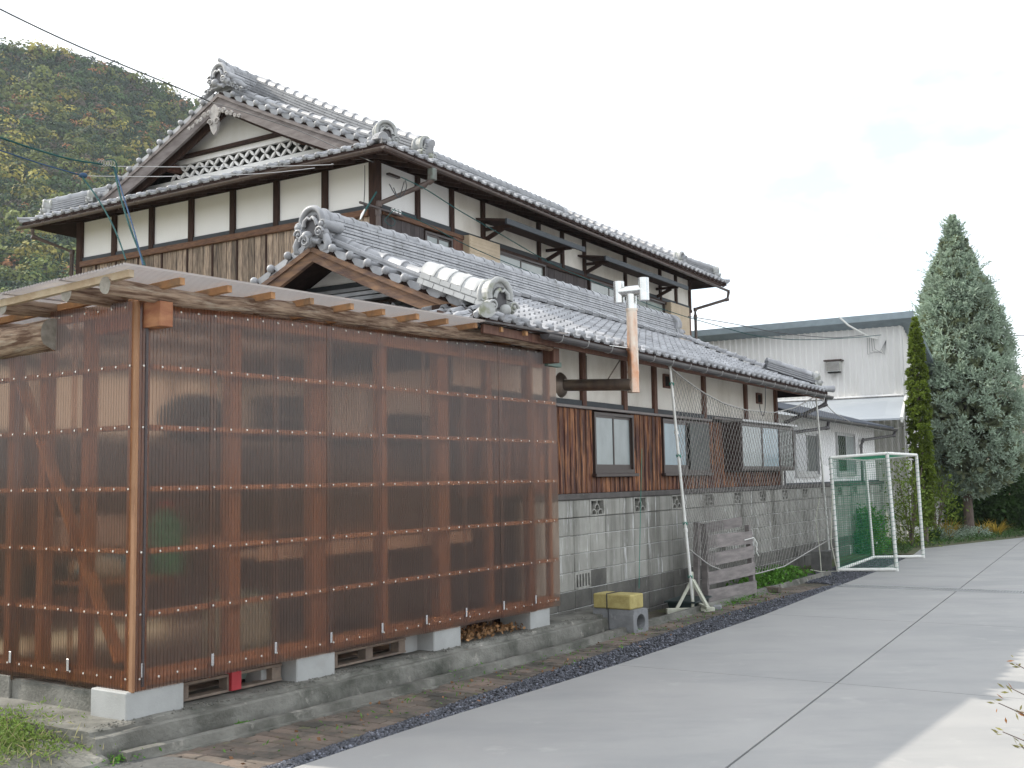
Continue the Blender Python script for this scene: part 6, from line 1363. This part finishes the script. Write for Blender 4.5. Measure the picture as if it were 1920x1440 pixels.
def grassy(name, label, cat, base, r, h, n, m, wd=.025, group=None, arch=.5, tv=(.7, 1.4)):
    t = thing(name, label, cat, base, 0, group); V = []; F = []; cols = []
    for i in range(n):
        a = random.uniform(0, 2 * PI); q = r * random.random() ** .6; b0 = Vector((math.cos(a) * q * .4, math.sin(a) * q * .4, 0)); L_ = h * random.uniform(.6, 1.2); ln = random.uniform(.3, 1) * arch; d = Vector((math.cos(a), math.sin(a), 0)); s = Vector((-d.y, d.x, 0)) * wd; k = random.uniform(*tv)
        prev = None
        for j in range(5):
            u = j / 4; p = b0 + d * (L_ * ln * u ** 1.5) + Vector((0, 0, L_ * (u - .45 * ln * u * u * 1.3))); w = (1 - u) ** .7
            V += [p - s * w, p + s * w]; cols += [k, k]
            if j: n0 = len(V) - 4; F.append((n0, n0 + 1, n0 + 3, n0 + 2))
    me = bpy.data.meshes.new('blades'); me.from_pydata([tuple(v) for v in V], [], F); ca = me.color_attributes.new('tint', 'FLOAT_COLOR', 'POINT'); ca.data.foreach_set('color', np.repeat(np.array(cols)[:, None], 4, 1).ravel()); me.materials.append(m); link('blades', me, t); return t
grassy('autumn_lily', 'yellowing arching leaf clump left of the conifer trunk', 'plant', gp(1772, 26.9), .3, .62, 90, YEL, .018, arch=.9)
grassy('autumn_lily', 'yellow orange arching leaf clump right of the conifer trunk', 'plant', gp(1862, 28.2), .35, .5, 110, YEL, .018, arch=1.1)
grassy('autumn_lily', 'second yellow leaf clump farther right of the trunk', 'plant', gp(1840, 28.8), .35, .5, 70, YEL, .018, arch=1.1)
grassy('green_tuft', 'upright green leaf tuft just right of the goal', 'plant', gp(1745, 26.2), .35, .45, 120, DKG, .015, arch=.7)
# climbing weeds by the wall
def weedpatch(name, label, cat, F_, region, n, ln, wd, m, hmax, kind=None, hf=None, tv=(.7, 1.35)):
    C = []
    while len(C) < n:
        u, v = region(); h = hmax * random.random() ** 1.2 * (hf(u, v) if hf else 1); p = F_.w(u, v, .0 + h); C.append(tuple(p))
    D = RNG.normal(size=(n, 3)); D[:, 2] = np.abs(D[:, 2]) * .8 + .2; o = cloud(name, m, np.array(C), D, ln * RNG.uniform(.5, 1.3, n), wd * RNG.uniform(.6, 1.3, n), np.ones((n, 3)) * RNG.uniform(*tv, (n, 1)))
    if kind: o['kind'] = kind
    else: tagit(o, label, cat)
    return o
t = weedpatch('leafy_weed', 'bright green leafy weed clump at the wall foot right of the barrier', 'plant', FB, lambda: (random.gauss(5.9, .8), random.gauss(-.40, .13)), 1500, .055, .045, FGRN, .26, hf=lambda u, v: max(.1, 1 - ((u - 5.9) / 1.9) ** 2))
MEADOW = LEAFG('sunlit_weeds', (.17, .25, .06), .35)
GRASSY = LEAFG('dry_grass', (.34, .31, .16), .3)
def reg():
    u = random.uniform(-9.5, -5.78); return u, random.uniform(.12, .95) if u < -6 else random.uniform(.18, .5)
o = weedpatch('weed_patch', '', '', FB, lambda: (random.uniform(-9.5, -6.02) if random.random() < .8 else random.gauss(-6.25, .2), random.gauss(.55, .28)), 17000, .034, .011, MEADOW, .20, 'stuff', hf=lambda u, v: max(.12, 1 - ((v - .55) / .6) ** 2) * (.6 + .5 * mnoise.noise(Vector((u * 2, v * 2, 0))) + (.2 if u < -6.6 else 0)))
o.location.z = .10
o = weedpatch('dry_grass', '', '', FB, lambda: (random.uniform(-9, -5.95), random.gauss(.4, .35)), 1500, .10, .006, GRASSY, .12, 'stuff'); o.location.z = .09
o = weedpatch('moss_tufts', '', '', FB, lambda: random.choice([(random.gauss(-5.85, .1), random.gauss(-.28, .03)), (random.gauss(-2.55, .15), random.gauss(-.52, .03)), (random.gauss(-5.0, .03), random.gauss(-.32, .02)), (random.gauss(-6.45, .13), random.gauss(-.45, .07)), (random.uniform(-5.6, 5), random.gauss(-.85, .14)), (random.gauss(3.5, .4), random.gauss(-.75, .05)), (random.gauss(.55, .1), random.gauss(-.62, .03))]), 2600, .035, .012, FGRN, .05, 'stuff'); 
o = weedpatch('fallen_leaves', '', '', FB, lambda: (random.uniform(-5.8, 5), random.uniform(-1.25, -.5)), 170, .035, .025, mat('brown_fallen_leaf', (.22, .11, .05), rough=.9, attr='tint'), .012, 'stuff')
# shrub sprays at lower right, close to the camera
SPR = LEAFG('reddish_green_sprig', (.24, .22, .09), .35)
sb = Vector((2.05, 3.15, 0)); t = thing('foreground_shrub', 'sunlit shrub whose reddish green sprigs poke in at the lower right edge', 'shrub', sb, 0)
tips = [at(1872, 1318, 3.35), at(1880, 1372, 3.3), at(1905, 1245, 3.45), at(1895, 1290, 3.4), at(1915, 1400, 3.3), at(1915, 1340, 3.4), at(1950, 1200, 3.4), at(1990, 1300, 3.3), at(1960, 1420, 3.3)]
C, D, T = [], [], []; mb = MB()
for tip in tips:
    tp = tip - sb; root = Vector((random.uniform(-.03, .05), random.uniform(-.05, .05), 0)); mid = Vector((tp.x * .35 + .1, tp.y * .4, tp.z * .8)); P = []
    for u in np.linspace(0, 1, 14): P.append(root * (1 - u) ** 2 + mid * 2 * u * (1 - u) + tp * u * u)
    mb.tube(P, [.006 - .0045 * k / 13 for k in range(14)], 5)
    for k in range(6, 14):
        for _ in range(5):
            p = P[k] + Vector(RNG.normal(size=3)) * .008; d = Vector(RNG.normal(size=3)) * .6 + (P[k] - P[k - 1]).normalized() * .9; d.normalize(); C.append(p + d * .012); D.append(d); q = random.random(); T.append((1, 1, 1) if q < .5 else (1.5, .7, .5) if q < .75 else (1.5, 1.5, 1.2))
cloud('leaves', SPR, np.array([tuple(c) for c in C]), np.array([tuple(d) for d in D]), .026, .007, np.array(T), t); mb.build('twigs', BARK, t)
# grass over garden soil
def gcov():
    u = random.uniform(12.7, 24); return u, ve(u) + .12 + 4 * random.random() ** 1.3
o = weedpatch('ground_cover', '', '', FB, gcov, 9000, .10, .02, DKG, .12, 'stuff', tv=(.7, 2.2))
V_ = []

# ------------------------------------------------------------------ air
hz = MB().box(-420, 420, -70, 620, -1.3, 190).build('haze', None) if False else None
me_ = MB().box(-520, 520, -70, 640, -1.3, 200).mesh('haze'); hzm = bpy.data.materials.new('pale_haze'); hzm.use_nodes = True; N_ = hzm.node_tree.nodes; L_n = hzm.node_tree.links
N_.remove(N_['Principled BSDF']); pv = N_.new('ShaderNodeVolumePrincipled'); pv.inputs['Color'].default_value = (.86, .92, 1, 1); pv.inputs['Density'].default_value = .00022; L_n.new(pv.outputs[0], N_['Material Output'].inputs['Volume'])
me_.materials.append(hzm); hz = link('haze', me_); hz['kind'] = 'stuff'
